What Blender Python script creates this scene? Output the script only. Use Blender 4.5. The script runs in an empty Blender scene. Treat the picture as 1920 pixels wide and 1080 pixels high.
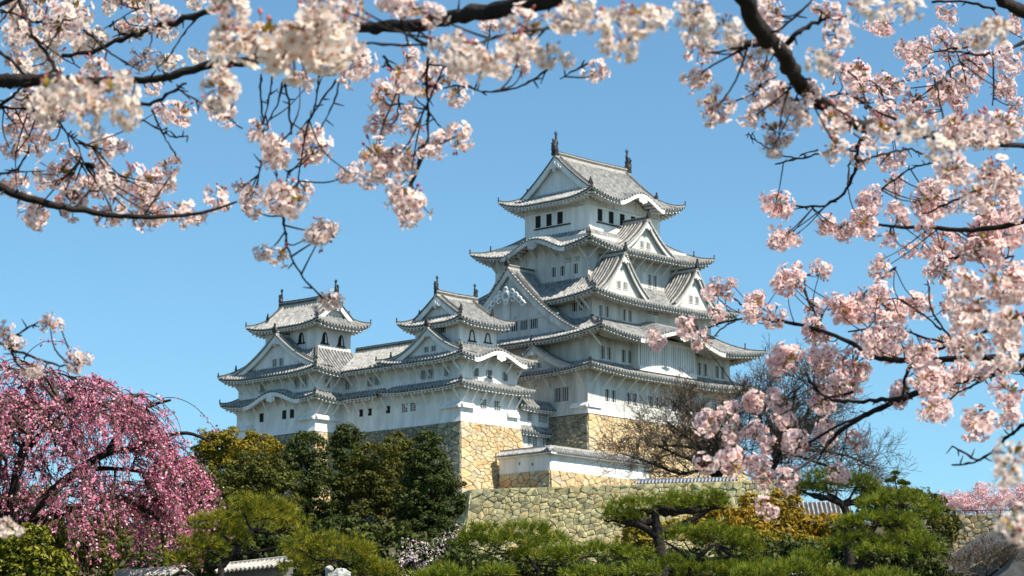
import bpy, math, random
import numpy as np
from mathutils import Vector, Matrix
R = math.radians
random.seed(7); rng = np.random.default_rng(7)
SC = bpy.context.scene
COL = SC.collection

# ------------------------------------------------------------------ camera, sky, sun, exposure
PITCH = R(10.2); FPX = 5200.0; CZ = 1.6
cam = bpy.data.objects.new('camera', bpy.data.cameras.new('camera')); COL.objects.link(cam)
cam.location = (0, 0, CZ); cam.rotation_euler = (R(90) + PITCH, 0, 0)
cam.data.sensor_width = 36; cam.data.lens = FPX / 1920 * 36
cam.data.clip_start = .05; cam.data.clip_end = 8000
cam.data.dof.use_dof = True; cam.data.dof.focus_distance = 30; cam.data.dof.aperture_fstop = 15
SC.camera = cam
PHI = R(47)                                   # heading of the castle's south front
UU = Vector((math.cos(PHI), math.sin(PHI), 0)); VV = Vector((-math.sin(PHI), math.cos(PHI), 0))
SUN_EL = R(53); OFF = R(10)
sh = (-VV * math.cos(OFF) + UU * math.sin(OFF)).normalized()
sun_dir = sh * math.cos(SUN_EL) + Vector((0, 0, math.sin(SUN_EL)))
sun = bpy.data.objects.new('sun', bpy.data.lights.new('sun', 'SUN')); COL.objects.link(sun)
sun.data.energy = 4.9; sun.data.angle = R(.53); sun.data.color = (1, .91, .77)
sun.rotation_euler = sun_dir.to_track_quat('Z', 'Y').to_euler()
W = bpy.data.worlds.new('World'); SC.world = W; W.use_nodes = True
nt = W.node_tree; bg = nt.nodes['Background']
sky = nt.nodes.new('ShaderNodeTexSky'); sky.sky_type = 'NISHITA'; sky.sun_disc = False
sky.sun_elevation = SUN_EL; sky.sun_rotation = math.atan2(sh.x, sh.y)
sky.altitude = 900; sky.air_density = 0.85; sky.dust_density = 1.0; sky.ozone_density = 1.2
tint = nt.nodes.new('ShaderNodeMix'); tint.data_type = 'RGBA'; tint.blend_type = 'MULTIPLY'; tint.inputs[0].default_value = 1
tint.inputs[7].default_value = (.71, 1.0, 1.01, 1)      # clear spring sky, a little more cyan than the model's
nt.links.new(sky.outputs[0], tint.inputs[6]); nt.links.new(tint.outputs[2], bg.inputs[0]); bg.inputs[1].default_value = .098
SC.view_settings.view_transform = 'Standard'; SC.view_settings.look = 'None'
SC.view_settings.exposure = 0.78; SC.view_settings.gamma = 1

def at(x, y, Y):
    "point of the place seen at photo pixel (x, y) at ground distance Y"
    a = (x - 960) / FPX; b = (540 - y) / FPX
    d = Vector((a, math.cos(PITCH) - b * math.sin(PITCH), math.sin(PITCH) + b * math.cos(PITCH)))
    return Vector((0, 0, CZ)) + d * (Y / d.y)
def mpp(Y): return Y / FPX * 1.0             # metres per photo pixel near the axis

# ------------------------------------------------------------------ materials
def mat(name, col, rough=.8, noise=None, bump=0, island=None, trans=0, spec=.2, attr=None):
    m = bpy.data.materials.new(name); m.use_nodes = True
    n = m.node_tree.nodes; l = m.node_tree.links
    b = n['Principled BSDF']; b.inputs['Roughness'].default_value = rough
    b.inputs['Specular IOR Level'].default_value = spec
    b.inputs['Base Color'].default_value = (*col, 1)
    src = None
    if attr:
        a = n.new('ShaderNodeAttribute'); a.attribute_name = attr; src = a.outputs['Color']
    if island:                                # (colour a, colour b, colour c): a spread over separate leaves or stones
        g = n.new('ShaderNodeNewGeometry'); r = n.new('ShaderNodeValToRGB')
        e = r.color_ramp.elements; k = len(island)
        e[0].color = (*island[0], 1); e[1].color = (*island[-1], 1)
        for i in range(1, k - 1):
            x = e.new(i / (k - 1)); x.color = (*island[i], 1)
        l.new(g.outputs['Random Per Island'], r.inputs[0]); src = r.outputs[0]
    if noise:                                 # (scale, dark multiplier, light multiplier)
        tc = n.new('ShaderNodeTexCoord'); t = n.new('ShaderNodeTexNoise')
        t.inputs['Scale'].default_value = noise[0]; t.inputs['Detail'].default_value = 6
        if len(noise) > 3:
            mp = n.new('ShaderNodeMapping'); mp.inputs['Scale'].default_value = noise[3]
            l.new(tc.outputs['Object'], mp.inputs[0]); l.new(mp.outputs[0], t.inputs[0])
        else: l.new(tc.outputs['Object'], t.inputs[0])
        mr = n.new('ShaderNodeMapRange'); mr.inputs[1].default_value = .3; mr.inputs[2].default_value = .7
        mr.inputs[3].default_value = noise[1]; mr.inputs[4].default_value = noise[2]
        l.new(t.outputs[0], mr.inputs[0])
        mx = n.new('ShaderNodeMix'); mx.data_type = 'RGBA'; mx.blend_type = 'MULTIPLY'; mx.inputs[0].default_value = 1
        if src: l.new(src, mx.inputs[6])
        else: mx.inputs[6].default_value = (*col, 1)
        l.new(mr.outputs[0], mx.inputs[7]); src = mx.outputs[2]
        if bump:
            bp = n.new('ShaderNodeBump'); bp.inputs['Strength'].default_value = bump; bp.inputs['Distance'].default_value = .05
            l.new(t.outputs[0], bp.inputs['Height']); l.new(bp.outputs[0], b.inputs['Normal'])
    if src: l.new(src, b.inputs['Base Color'])
    if trans:
        tr = n.new('ShaderNodeBsdfTranslucent'); ms = n.new('ShaderNodeMixShader'); ms.inputs[0].default_value = trans
        if src: l.new(src, tr.inputs[0])
        else: tr.inputs[0].default_value = (*col, 1)
        l.new(b.outputs[0], ms.inputs[1]); l.new(tr.outputs[0], ms.inputs[2])
        l.new(ms.outputs[0], n['Material Output'].inputs[0])
    return m
M = {}
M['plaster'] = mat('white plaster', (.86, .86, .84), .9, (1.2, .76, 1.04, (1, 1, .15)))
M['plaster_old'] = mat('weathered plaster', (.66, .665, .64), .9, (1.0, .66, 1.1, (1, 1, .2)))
M['tile'] = mat('round tiles', (.30, .30, .295), .7, (1.8, .5, 1.4), .2)
M['pan'] = mat('pan tiles', (.05, .05, .052), .75, (1.6, .7, 1.2))
M['cap'] = mat('eave tile ends', (.33, .33, .32), .7, (3, .5, 1.2))
M['soffit'] = mat('shade-toned soffit', (.20, .195, .18), .9, (1.5, .6, 1.2))  # white plaster darkened, eave shade painted into its colour
M['ridge'] = mat('ridge tiles', (.10, .10, .10), .7, (2.5, .6, 1.4))
M['ridge_light'] = mat('mortar lines', (.50, .48, .44), .8, (4, .6, 1.1))
M['bronze'] = mat('dark ornament', (.035, .037, .04), .5)
M['dark'] = mat('dark opening', (.012, .012, .012), .6)
M['timber'] = mat('dark timber', (.03, .026, .022), .7)
M['stone_tan'] = mat('tan stone', (.4, .28, .14), .9, (1.5, .65, 1.2), .6,
    island=[(.54, .40, .22), (.63, .49, .28), (.48, .40, .27), (.62, .43, .22), (.38, .34, .26), (.64, .53, .34), (.52, .33, .17), (.58, .46, .26), (.45, .36, .22)])
M['stone_green'] = mat('lichen stone', (.4, .28, .14), .9, (1.6, .5, 1.3), .8,
    island=[(.62, .54, .27), (.74, .64, .33), (.46, .42, .26), (.68, .58, .30), (.58, .53, .31), (.76, .58, .28), (.52, .46, .26)])
M['stone_shade'] = mat('shade-toned stone', (.2, .2, .17), .9, (1.5, .6, 1.2), .6,
    island=[(.28, .27, .20), (.36, .33, .23), (.21, .20, .16), (.40, .35, .23)])  # darker copy of the stone: shade of the west faces put into the colour
M['gap'] = mat('stone joints', (.05, .042, .03), .95)
M['bark'] = mat('cherry bark', (.022, .017, .015), .9, (14, .5, 1.7, (1, 1, 1)), .5)
M['bark_brown'] = mat('tree bark', (.07, .05, .037), .9, (5, .6, 1.4))
M['twig_brown'] = mat('bare twigs', (.12, .092, .07), .9)
M['soil'] = mat('hill soil', (.07, .065, .035), .95, (.2, .6, 1.3))

# ------------------------------------------------------------------ mesh builder
class MB:
    def __init__(s): s.v = []; s.f = []; s.m = []
    def vert(s, p): s.v.append((p[0], p[1], p[2])); return len(s.v) - 1
    def face(s, idx, m=0): s.f.append(tuple(idx)); s.m.append(m)
    def quad(s, a, b, c, d, m=0): s.face([s.vert(a), s.vert(b), s.vert(c), s.vert(d)], m)
    def poly(s, pts, m=0): s.face([s.vert(p) for p in pts], m)
    def hexa(s, lo, hi, m=0):
        "lo, hi: four points each, same winding"
        i = [s.vert(p) for p in lo] + [s.vert(p) for p in hi]
        s.face((i[3], i[2], i[1], i[0]), m); s.face((i[4], i[5], i[6], i[7]), m)
        for k in range(4): s.face((i[k], i[(k + 1) % 4], i[4 + (k + 1) % 4], i[4 + k]), m)
    def box(s, x0, x1, y0, y1, z0, z1, m=0):
        s.hexa([(x0, y0, z0), (x1, y0, z0), (x1, y1, z0), (x0, y1, z0)], [(x0, y0, z1), (x1, y0, z1), (x1, y1, z1), (x0, y1, z1)], m)
    def sweep(s, pts, lat, z0, z1, m=0):
        "rectangular section along pts: lat = half-width vector, from z0 to z1 above each point"
        pts = [Vector(p) for p in pts]; lat = Vector(lat)
        for p, q in zip(pts[:-1], pts[1:]):
            s.hexa([p - lat + Vector((0, 0, z0)), p + lat + Vector((0, 0, z0)), q + lat + Vector((0, 0, z0)), q - lat + Vector((0, 0, z0))],
                   [p - lat + Vector((0, 0, z1)), p + lat + Vector((0, 0, z1)), q + lat + Vector((0, 0, z1)), q - lat + Vector((0, 0, z1))], m)
    def tube(s, pts, rad, n=6, m=0):
        pts = [Vector(p) for p in pts]; rings = []
        t0 = (pts[1] - pts[0]).normalized(); side = t0.orthogonal().normalized()
        for i, p in enumerate(pts):
            t = (pts[min(i + 1, len(pts) - 1)] - pts[max(i - 1, 0)])
            t = t.normalized() if t.length > 1e-9 else t0
            side = (side - t * side.dot(t)); side = side.normalized() if side.length > 1e-6 else t.orthogonal().normalized()
            b = t.cross(side); r = rad[i] if hasattr(rad, '__len__') else rad
            rings.append([s.vert(p + (side * math.cos(2 * math.pi * k / n) + b * math.sin(2 * math.pi * k / n)) * r) for k in range(n)])
        for A, B in zip(rings[:-1], rings[1:]):
            for k in range(n): s.face((A[k], A[(k + 1) % n], B[(k + 1) % n], B[k]), m)
        s.face(rings[0][::-1], m); s.face(rings[-1], m)
    def build(s, name, mats, parent=None, origin=None, smooth=False):
        me = bpy.data.meshes.new(name)
        o0 = Vector(origin) if origin is not None else (parent['o0'] if parent is not None and 'o0' in parent else None)
        v = s.v
        if o0 is not None: v = [(p[0] - o0[0], p[1] - o0[1], p[2] - o0[2]) for p in v]
        me.from_pydata(v, [], s.f)
        for x in (mats if isinstance(mats, (list, tuple)) else [mats]): me.materials.append(x)
        me.polygons.foreach_set('material_index', s.m)
        if smooth: me.polygons.foreach_set('use_smooth', [True] * len(s.f))
        me.update(); return link(name, me, parent)
def link(name, me, parent=None):
    o = bpy.data.objects.new(name, me); COL.objects.link(o)
    if parent is not None:
        o.parent = parent
        if 'o0' in parent: o['o0'] = parent['o0']
    return o
def npmesh(name, V, F, mats, parent=None, smooth=False, midx=None):
    "V (n,3), F (m,k) with constant k"
    me = bpy.data.meshes.new(name); V = np.asarray(V, np.float32); F = np.asarray(F, np.int32); k = F.shape[1]
    me.vertices.add(len(V)); me.vertices.foreach_set('co', V.ravel())
    me.loops.add(F.size); me.loops.foreach_set('vertex_index', F.ravel())
    me.polygons.add(len(F)); me.polygons.foreach_set('loop_start', np.arange(len(F), dtype=np.int32) * k)
    me.polygons.foreach_set('loop_total', np.full(len(F), k, np.int32))
    for x in (mats if isinstance(mats, (list, tuple)) else [mats]): me.materials.append(x)
    if midx is not None: me.polygons.foreach_set('material_index', np.asarray(midx, np.int32))
    if smooth: me.polygons.foreach_set('use_smooth', np.ones(len(F), bool))
    me.update(); me.validate(); return link(name, me, parent)
def tag(o, label=None, cat=None, group=None, kind=None):
    if label: o['label'] = label
    if cat: o['category'] = cat; o['kind'] = 'thing'
    if group: o['group'] = group
    if kind: o['kind'] = kind
    return o
def thing(name, label, cat, loc=(0, 0, 0), rot=0, group=None, o0=None):
    e = bpy.data.objects.new(name, None); COL.objects.link(e); e.location = loc; e.rotation_euler = (0, 0, rot)
    tag(e, label, cat, group)
    if o0 is not None: e['o0'] = o0
    return e

# ------------------------------------------------------------------ castle frame: a = east, b = north, z above the keep's wall foot
CC = Vector((9.876, 333.176, 43.843))
def cw(a, b, z): return CC + UU * a + VV * b + Vector((0, 0, z))
def cthing(name, label, cat, a, b, z, group=None):
    return thing(name, label, cat, cw(a, b, z), PHI, group, o0=(a, b, z))

class Side:
    "one eave of a roof: al runs along the eave, d runs inward"
    def __init__(s, k, X0, X1, Y0, Y1, w, wl, wr):
        s.k = k; s.r = (X0, X1, Y0, Y1); s.w = w; s.wl = wl; s.wr = wr
        s.L = X1 - X0 if k in 'SN' else Y1 - Y0
    def P(s, al, d, z):
        X0, X1, Y0, Y1 = s.r
        return {'S': (X0 + al, Y0 + d, z), 'N': (X1 - al, Y1 - d, z), 'W': (X0 + d, Y1 - al, z), 'E': (X1 - d, Y0 + al, z)}[s.k]
    def al(s, c):
        X0, X1, Y0, Y1 = s.r
        return {'S': c - X0, 'N': X1 - c, 'W': Y1 - c, 'E': c - Y0}[s.k]
    def lat(s, h): return {'S': (h, 0, 0), 'N': (h, 0, 0), 'W': (0, h, 0), 'E': (0, h, 0)}[s.k]
    def inn(s, h): return {'S': (0, h, 0), 'N': (0, h, 0), 'W': (h, 0, 0), 'E': (h, 0, 0)}[s.k]

PITCHR = .5
def bumps(c0, c1, p=PITCHR):
    "(position, height, material of the strip that follows) across tile rows"
    n = max(1, round((c1 - c0) / p)); q = (c1 - c0) / n; out = []
    for i in range(n):
        x = c0 + i * q
        out += [(x, 0, 1), (x + q * .25, 0, 0), (x + q * .34, .11, 0), (x + q * .5, .16, 0), (x + q * .66, .11, 0), (x + q * .75, 0, 1)]
    out.append((c1, 0, 1)); return out

class Roof:
    def __init__(s, thing_, rect, inner, ze, zi, lift=.5, kara=None, gable=None, sides='SWNE', ov=None, pl='plaster', conc=.3, brackets=None, label=None):
        """rect: eave a0,a1,b0,b1; inner: wall line above, same form; ze: eave height mid-side, zi: height at inner line
        kara {side: (centre, half width, rise)}; gable: ('a'|'b', tr) ridge axis for a hip-and-gable top"""
        s.t = thing_; X0, X1, Y0, Y1 = rect; x0, x1, y0, y1 = inner
        s.rect = rect; s.inner = inner; s.ze = ze; s.H = zi - ze; s.lift = lift; s.kara = kara or {}; s.conc = conc; s.gable = gable
        wS, wN, wW, wE = y0 - Y0, Y1 - y1, x0 - X0, X1 - x1; s.ws = dict(S=wS, N=wN, W=wW, E=wE)
        s.sd = dict(S=Side('S', *rect, wS, wW, wE), N=Side('N', *rect, wN, wE, wW), W=Side('W', *rect, wW, wN, wS), E=Side('E', *rect, wE, wS, wN))
        s.mb = MB(); s.ev = MB(); s.rg = MB()
        s.ov = ov or {k: s.ws[k] * .5 for k in 'SNWE'}
        for k in sides: s.side(k)
        s.obj = s.mb.build('roof', [M['tile'], M['pan'], M['cap'], M['dark']], thing_)
        if label: s.obj['label'] = label
        s.hips(sides)
        if gable: s.irimoya()
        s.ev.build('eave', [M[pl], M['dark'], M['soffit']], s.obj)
        if s.rg.v: s.rg.build('ridge', [M['ridge'], M['ridge_light']], s.obj)
        if brackets:
            for k, spec in brackets.items(): s.brk(k, pl, *spec)
    def prof(s, t): return s.H * ((1 - s.conc) * t + s.conc * t * t)
    def z(s, k, al, t):
        S = s.sd[k]; q = abs(al - S.L / 2) / (S.L / 2)
        c = max(0, (q - .35) / .65) ** 2.0
        z = s.ze + s.prof(t) + s.lift * c * max(0, 1 - t) ** 1.5
        if k in s.kara:
            cc, hw, kh = s.kara[k][:3]; kt = s.kara[k][3] if len(s.kara[k]) > 3 else .25; x = (al - S.al(cc)) / hw
            if abs(x) < 1: z = max(z, s.ze + kh * (.5 + .5 * math.cos(math.pi * x)) ** .9 + min(t, 1) * kt * (.5 + .5 * math.cos(math.pi * x)))
        return z
    def tm(s, k, al):
        S = s.sd[k]; h = min(1, al / S.wl if S.wl > .01 else 1, (S.L - al) / S.wr if S.wr > .01 else 1)
        if s.gable:
            ax, tr = s.gable
            if (ax == 'a' and k in 'SN') or (ax == 'b' and k in 'WE'):
                if S.wl - .55 <= al <= S.L - S.wr + .55: return tr
        return max(h, .0)
    def side(s, k):
        S = s.sd[k]; rows = bumps(0, S.L); N = 7; cols = []
        for al, h, m in rows:
            al = min(max(al, .0), S.L); tm = s.tm(k, al)
            n = N if tm <= 1.001 else N * 2
            cols.append(([S.P(al, S.w * tm * i / n, s.z(k, al, tm * i / n) + h) for i in range(n + 1)], m, al, h))
        for (A, m, al, h), (B, _, al2, h2) in zip(cols[:-1], cols[1:]):
            n = min(len(A), len(B))
            if len(A) != len(B):
                A = A[:n] if len(A) == n else [A[2 * i] for i in range(n)]; B = B[:n] if len(B) == n else [B[2 * i] for i in range(n)]
                if abs(A[-1][2] - B[-1][2]) > 1: continue
            ia = [s.mb.vert(p) for p in A]; ib = [s.mb.vert(p) for p in B]
            for i in range(n - 1): s.mb.face((ia[i], ib[i], ib[i + 1], ia[i + 1]), m)
            z0 = s.z(k, al, 0) - .17; z1 = s.z(k, al2, 0) - .17
            s.mb.quad(S.P(al, -.0, z0), S.P(al2, -.0, z1), B[0], A[0], 2 if m == 0 else 3)
        # eave: white band, soffit, rafter ends
        n = max(8, int(S.L / .56)); ov = s.ov[k]
        g = [S.L * i / n for i in range(n + 1)]
        fa = .12
        def e(al, d, dz):
            # keep clear of the mitre at both ends
            a2 = min(max(al, d), S.L - d); return S.P(a2, d, s.z(k, al, 0) + dz)
        for p, q in zip(g[:-1], g[1:]):
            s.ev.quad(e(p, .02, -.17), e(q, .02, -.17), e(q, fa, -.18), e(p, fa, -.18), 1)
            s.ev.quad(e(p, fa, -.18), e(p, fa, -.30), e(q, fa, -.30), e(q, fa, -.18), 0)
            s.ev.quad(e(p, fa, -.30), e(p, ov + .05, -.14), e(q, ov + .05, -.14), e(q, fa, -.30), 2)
        for i in range(n):
            al = (g[i] + g[i + 1]) / 2
            if not (.35 < al < S.L - .35): continue
            z = s.z(k, al, 0); d1 = min(ov * .75, al, S.L - al); hw = .085
            if d1 < .3: continue
            lo = [S.P(al - hw, .2, z - .53), S.P(al + hw, .2, z - .53), S.P(al + hw, d1, z - .42), S.P(al - hw, d1, z - .42)]
            hi = [S.P(al - hw, .2, z - .29), S.P(al + hw, .2, z - .29), S.P(al + hw, d1, z - .22), S.P(al - hw, d1, z - .22)]
            s.ev.hexa(lo, hi, 0)
        if k in s.kara:                       # curved white board under the swell, dark hollow behind it
            cc, hw, kh = s.kara[k][:3]; c = S.al(cc); mm = 22; prev = None
            for i in range(mm + 1):
                al = c + hw * .98 * (2 * i / mm - 1); z = s.z(k, al, 0)
                cur = (al, z)
                if prev:
                    (a1, z1), (a2, z2) = prev, cur
                    lo = [S.P(a1, -.02, z1 - .62), S.P(a2, -.02, z2 - .62), S.P(a2, .16, z2 - .62), S.P(a1, .16, z1 - .62)]
                    hi = [S.P(a1, -.02, z1 - .16), S.P(a2, -.02, z2 - .16), S.P(a2, .16, z2 - .16), S.P(a1, .16, z1 - .16)]
                    s.ev.hexa(lo, hi, 0)
                prev = cur
            zc = s.z(k, c, 0)
            for dx, rr in ((0, .42), (-.5, .26), (.5, .26)):
                pts = [S.P(c + dx + rr * math.cos(j * math.pi / 6), -.08, zc - .95 + rr * math.sin(j * math.pi / 6)) for j in range(12)]
                s.ev.poly(pts, 0)
    def hip_pts(s, k1, k2, n=9):
        "from the corner up between side k1 (its al=0 end) and its neighbour"
        S = s.sd[k1]; return [Vector(S.P(S.wl * t, S.w * t, s.z(k1, S.wl * t, t))) for t in [i / (n - 1) for i in range(n)]]
    def hips(s, sides):
        for k, prev in (('S', 'W'), ('W', 'N'), ('N', 'E'), ('E', 'S')):
            if k not in sides or prev not in sides: continue
            if s.ws[k] < .05 or s.ws[prev] < .05: continue
            pts = s.hip_pts(k, prev); d = pts[-1] - pts[0]; lat = Vector((-d.y, d.x, 0)).normalized()
            hr = MB(); hr.sweep(pts, lat * .2, -.05, .16, 1); hr.sweep(pts[:], lat * .16, .16, .32, 0); hr.build('hip_ridge', [M['ridge'], M['ridge_light']], s.obj)
            out = -Vector((d.x, d.y, 0)).normalized()
            oni(s.obj, pts[0] + out * .02 + Vector((0, 0, .1)), out, .55)
            if len(pts) > 4 and (pts[-1] - pts[0]).length > 3.4: oni(s.obj, pts[3] + Vector((0, 0, .28)), out, .62)
    def irimoya(s):
        ax, tr = s.gable; X0, X1, Y0, Y1 = s.rect; pd = 1.6 if Y1 - Y0 > 13 else 1
        kk = ('S', 'N') if ax == 'a' else ('E', 'W')
        S = s.sd[kk[0]]; zr = s.ze + s.prof(tr)
        g0, g1 = S.wl - .55, S.L - S.wr + .55
        # ridge
        D = S.w * tr
        pts = [S.P(g0 - .05, D, zr), S.P((g0 + g1) / 2, D, zr - .08), S.P(g1 + .05, D, zr)]
        s.rg.sweep(pts, S.inn(.28), -.2, .15, 1); s.rg.sweep(pts, S.inn(.22), .15, .45, 0); s.rg.sweep(pts, S.inn(.25), .45, .55, 1); s.rg.sweep(pts, S.inn(.16), .55, .72, 0)
        s.ridge_ends = (Vector(S.P(g0 + .15, D, zr + .7)), Vector(S.P(g1 - .15, D, zr + .7)))
        for end, al, inw in ((0, g0, 1), (1, g1, -1)):
            gb = MB(); pr = MB()
            curve = []
            for kx in kk:
                Sx = s.sd[kx]; a_ = al if kx == kk[0] else Sx.L - al
                row = []
                for i in range(13):
                    t = .62 + (tr - .62) * i / 12
                    row.append((Vector(Sx.P(a_, Sx.w * t, s.ze + s.prof(t))), t))
                curve.append(row)
                w_ = Vector(S.P(1, 0, 0)) - Vector(S.P(0, 0, 0))
                lat = w_ * inw
                P_ = [p for p, t in row]
                # tile verge, bargeboard, descending ridge
                vr = MB(); vr.sweep([p + lat * .16 for p in P_], lat * .2, .0, .17, 0); vr.build('verge_tiles', [M['ridge'], M['ridge_light']], s.obj); vr = MB()
                vr.sweep([p + lat * .75 for p in P_[2:]], lat * .16, .05, .3, 1)
                vr.sweep([p + lat * .75 for p in P_[2:]], lat * .12, .3, .42, 0); vr.build('descending_ridge', [M['ridge'], M['ridge_light']], s.obj)
                pr.sweep([p + lat * .14 for p in P_], lat * .09, -.55 - .2 * pd, -.03, 0)
                oni(s.obj, P_[2] + lat * .75 + Vector((0, 0, .35)), (P_[0] - P_[2]).normalized(), .7)
            # gable wall, set back
            back = (Vector(S.P(1, 0, 0)) - Vector(S.P(0, 0, 0))) * inw * .62
            A = [p + back + Vector((0, 0, -.1)) for p, t in curve[0] if t > .8]; B = [p + back + Vector((0, 0, -.1)) for p, t in curve[1] if t > .8]
            gb.poly(A + B[::-1][1:], 0)
            g = gb.build('gable_wall', [M['plaster'], M['dark']], s.obj)
            pr.build('bargeboard', M['plaster'], s.obj)
            ap = Vector(S.P(al, D, zr)) - back * .05
            pendant(s.obj, ap + Vector((0, 0, -.75 - .35 * pd)), -back.normalized(), .45 * pd)
    def brk(s, k, pl, start, stop, n, drop=1.25):
        S = s.sd[k]; ov = s.ov[k]
        for i in range(n):
            c = start + (stop - start) * (i / max(1, n - 1)); al = S.al(c); z = s.z(k, al, 0)
            key = ('brk', round(ov, 2), drop, pl)
            if key not in CACHE:
                mb = MB(); r = .085
                mb.hexa([(-r, 0, -drop - .1), (r, 0, -drop - .1), (r, 0, -drop + .12), (-r, 0, -drop + .12)],
                        [(-r, -ov * .7, -.14), (r, -ov * .7, -.14), (r, -ov * .7, .08), (-r, -ov * .7, .08)], 0)
                me = bpy.data.meshes.new('bracket'); me.from_pydata(mb.v, [], mb.f); me.materials.append(M[pl]); CACHE[key] = me
            p = Vector(S.P(al, ov, z - .45)); o = link('bracket', CACHE[key], s.t)
            o.location = p - Vector(s.t['o0']); o.rotation_euler = (0, 0, {'S': 0, 'W': -math.pi / 2, 'N': math.pi, 'E': math.pi / 2}[k])
CACHE = {}

def oni(parent, p, out, size):
    "ridge-end tile: an upright plate with a horn"
    key = ('oni',)
    if key not in CACHE:
        mb = MB(); pr = [(-.32, 0), (-.36, .3), (-.2, .62), (-.07, .75), (-.06, 1.1), (.06, 1.1), (.07, .75), (.2, .62), (.36, .3), (.32, 0)]
        f = [mb.vert((-.12, x, z)) for x, z in pr]; b = [mb.vert((.14, x * .85, z)) for x, z in pr]
        mb.face(f[::-1]); mb.face(b)
        for i in range(len(pr)): j = (i + 1) % len(pr); mb.face((f[i], f[j], b[j], b[i]))
        me = bpy.data.meshes.new('ridge_end_tile'); me.from_pydata(mb.v, [], mb.f); me.materials.append(M['bronze']); CACHE[key] = me
    o = link('ridge_end_tile', CACHE[key], parent); o0 = Vector(parent['o0'])
    o.location = Vector(p) - o0; o.scale = (size,) * 3; o.rotation_euler = (0, 0, math.atan2(out[1], out[0]))
    return o
def pendant(parent, p, out, size):
    "carved gable pendant of curling lobes"
    mb = MB(); n = Vector((out[0], out[1], 0)).normalized(); s = Vector((-n.y, n.x, 0))
    for dx, dz, r in ((0, 0, .55), (-.75, .05, .34), (.75, .05, .34), (-1.3, -.35, .26), (1.3, -.35, .26), (0, -.62, .3), (0, .7, .3)):
        c = Vector(p) + s * dx * size + Vector((0, 0, dz * size)); r *= size
        f = [mb.vert(c + n * .16 + s * r * math.cos(j * math.pi / 5) + Vector((0, 0, r * math.sin(j * math.pi / 5)))) for j in range(10)]
        b = [mb.vert(c - n * .1 + s * r * math.cos(j * math.pi / 5) + Vector((0, 0, r * math.sin(j * math.pi / 5)))) for j in range(10)]
        mb.face(f); mb.face(b[::-1])
        for j in range(10): mb.face((f[j], b[j], b[(j + 1) % 10], f[(j + 1) % 10]))
    return mb.build('pendant', M['plaster'], parent)
def shachi(parent, p, out, size):
    "fish-shaped ridge finial, head down and tail up"
    mb = MB(); n = Vector((out[0], out[1], 0)).normalized(); s = Vector((-n.y, n.x, 0)); p = Vector(p)
    path = [(0, -.25, .34), (.05, .1, .4), (.12, .5, .34), (.02, .95, .24), (-.16, 1.3, .15), (-.12, 1.6, .09)]
    mb.tube([p + n * x * size + Vector((0, 0, z * size)) for x, z, r in path], [r * size for x, z, r in path], 8)
    tip = p + n * -.12 * size + Vector((0, 0, 1.55 * size))
    for dx in (-1, 0, 1):
        q = tip + n * dx * .26 * size + Vector((0, 0, (.62 - .15 * abs(dx)) * size))
        mb.hexa([tip - s * .05 - n * .1, tip + s * .05 - n * .1, tip + s * .05 + n * .1, tip - s * .05 + n * .1],
                [q - s * .03 - n * .03, q + s * .03 - n * .03, q + s * .03 + n * .03, q - s * .03 + n * .03])
    for sg in (-1, 1):
        a = p + s * sg * .3 * size + Vector((0, 0, .35 * size)); b = p + s * sg * .5 * size + n * .1 + Vector((0, 0, .85 * size)); c = p + s * sg * .25 * size + Vector((0, 0, .8 * size))
        mb.hexa([a - n * .05, a + n * .05, c + n * .05, c - n * .05], [b - n * .02, b + n * .02, b + n * .02 + Vector((0, 0, .1)), b - n * .02 + Vector((0, 0, .1))])
    for z in (.5, .8, 1.1):                    # back fins
        q = p + n * .36 * size + Vector((0, 0, z * size)); mb.box(q.x - .07, q.x + .07, q.y - .07, q.y + .07, q.z - .12 * size, q.z + .14 * size)
    mb.box(p.x - .3 * size, p.x + .3 * size, p.y - .3 * size, p.y + .3 * size, p.z - .5 * size, p.z - .2 * size)
    return mb.build('fish_finial', M['bronze'], parent)

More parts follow.
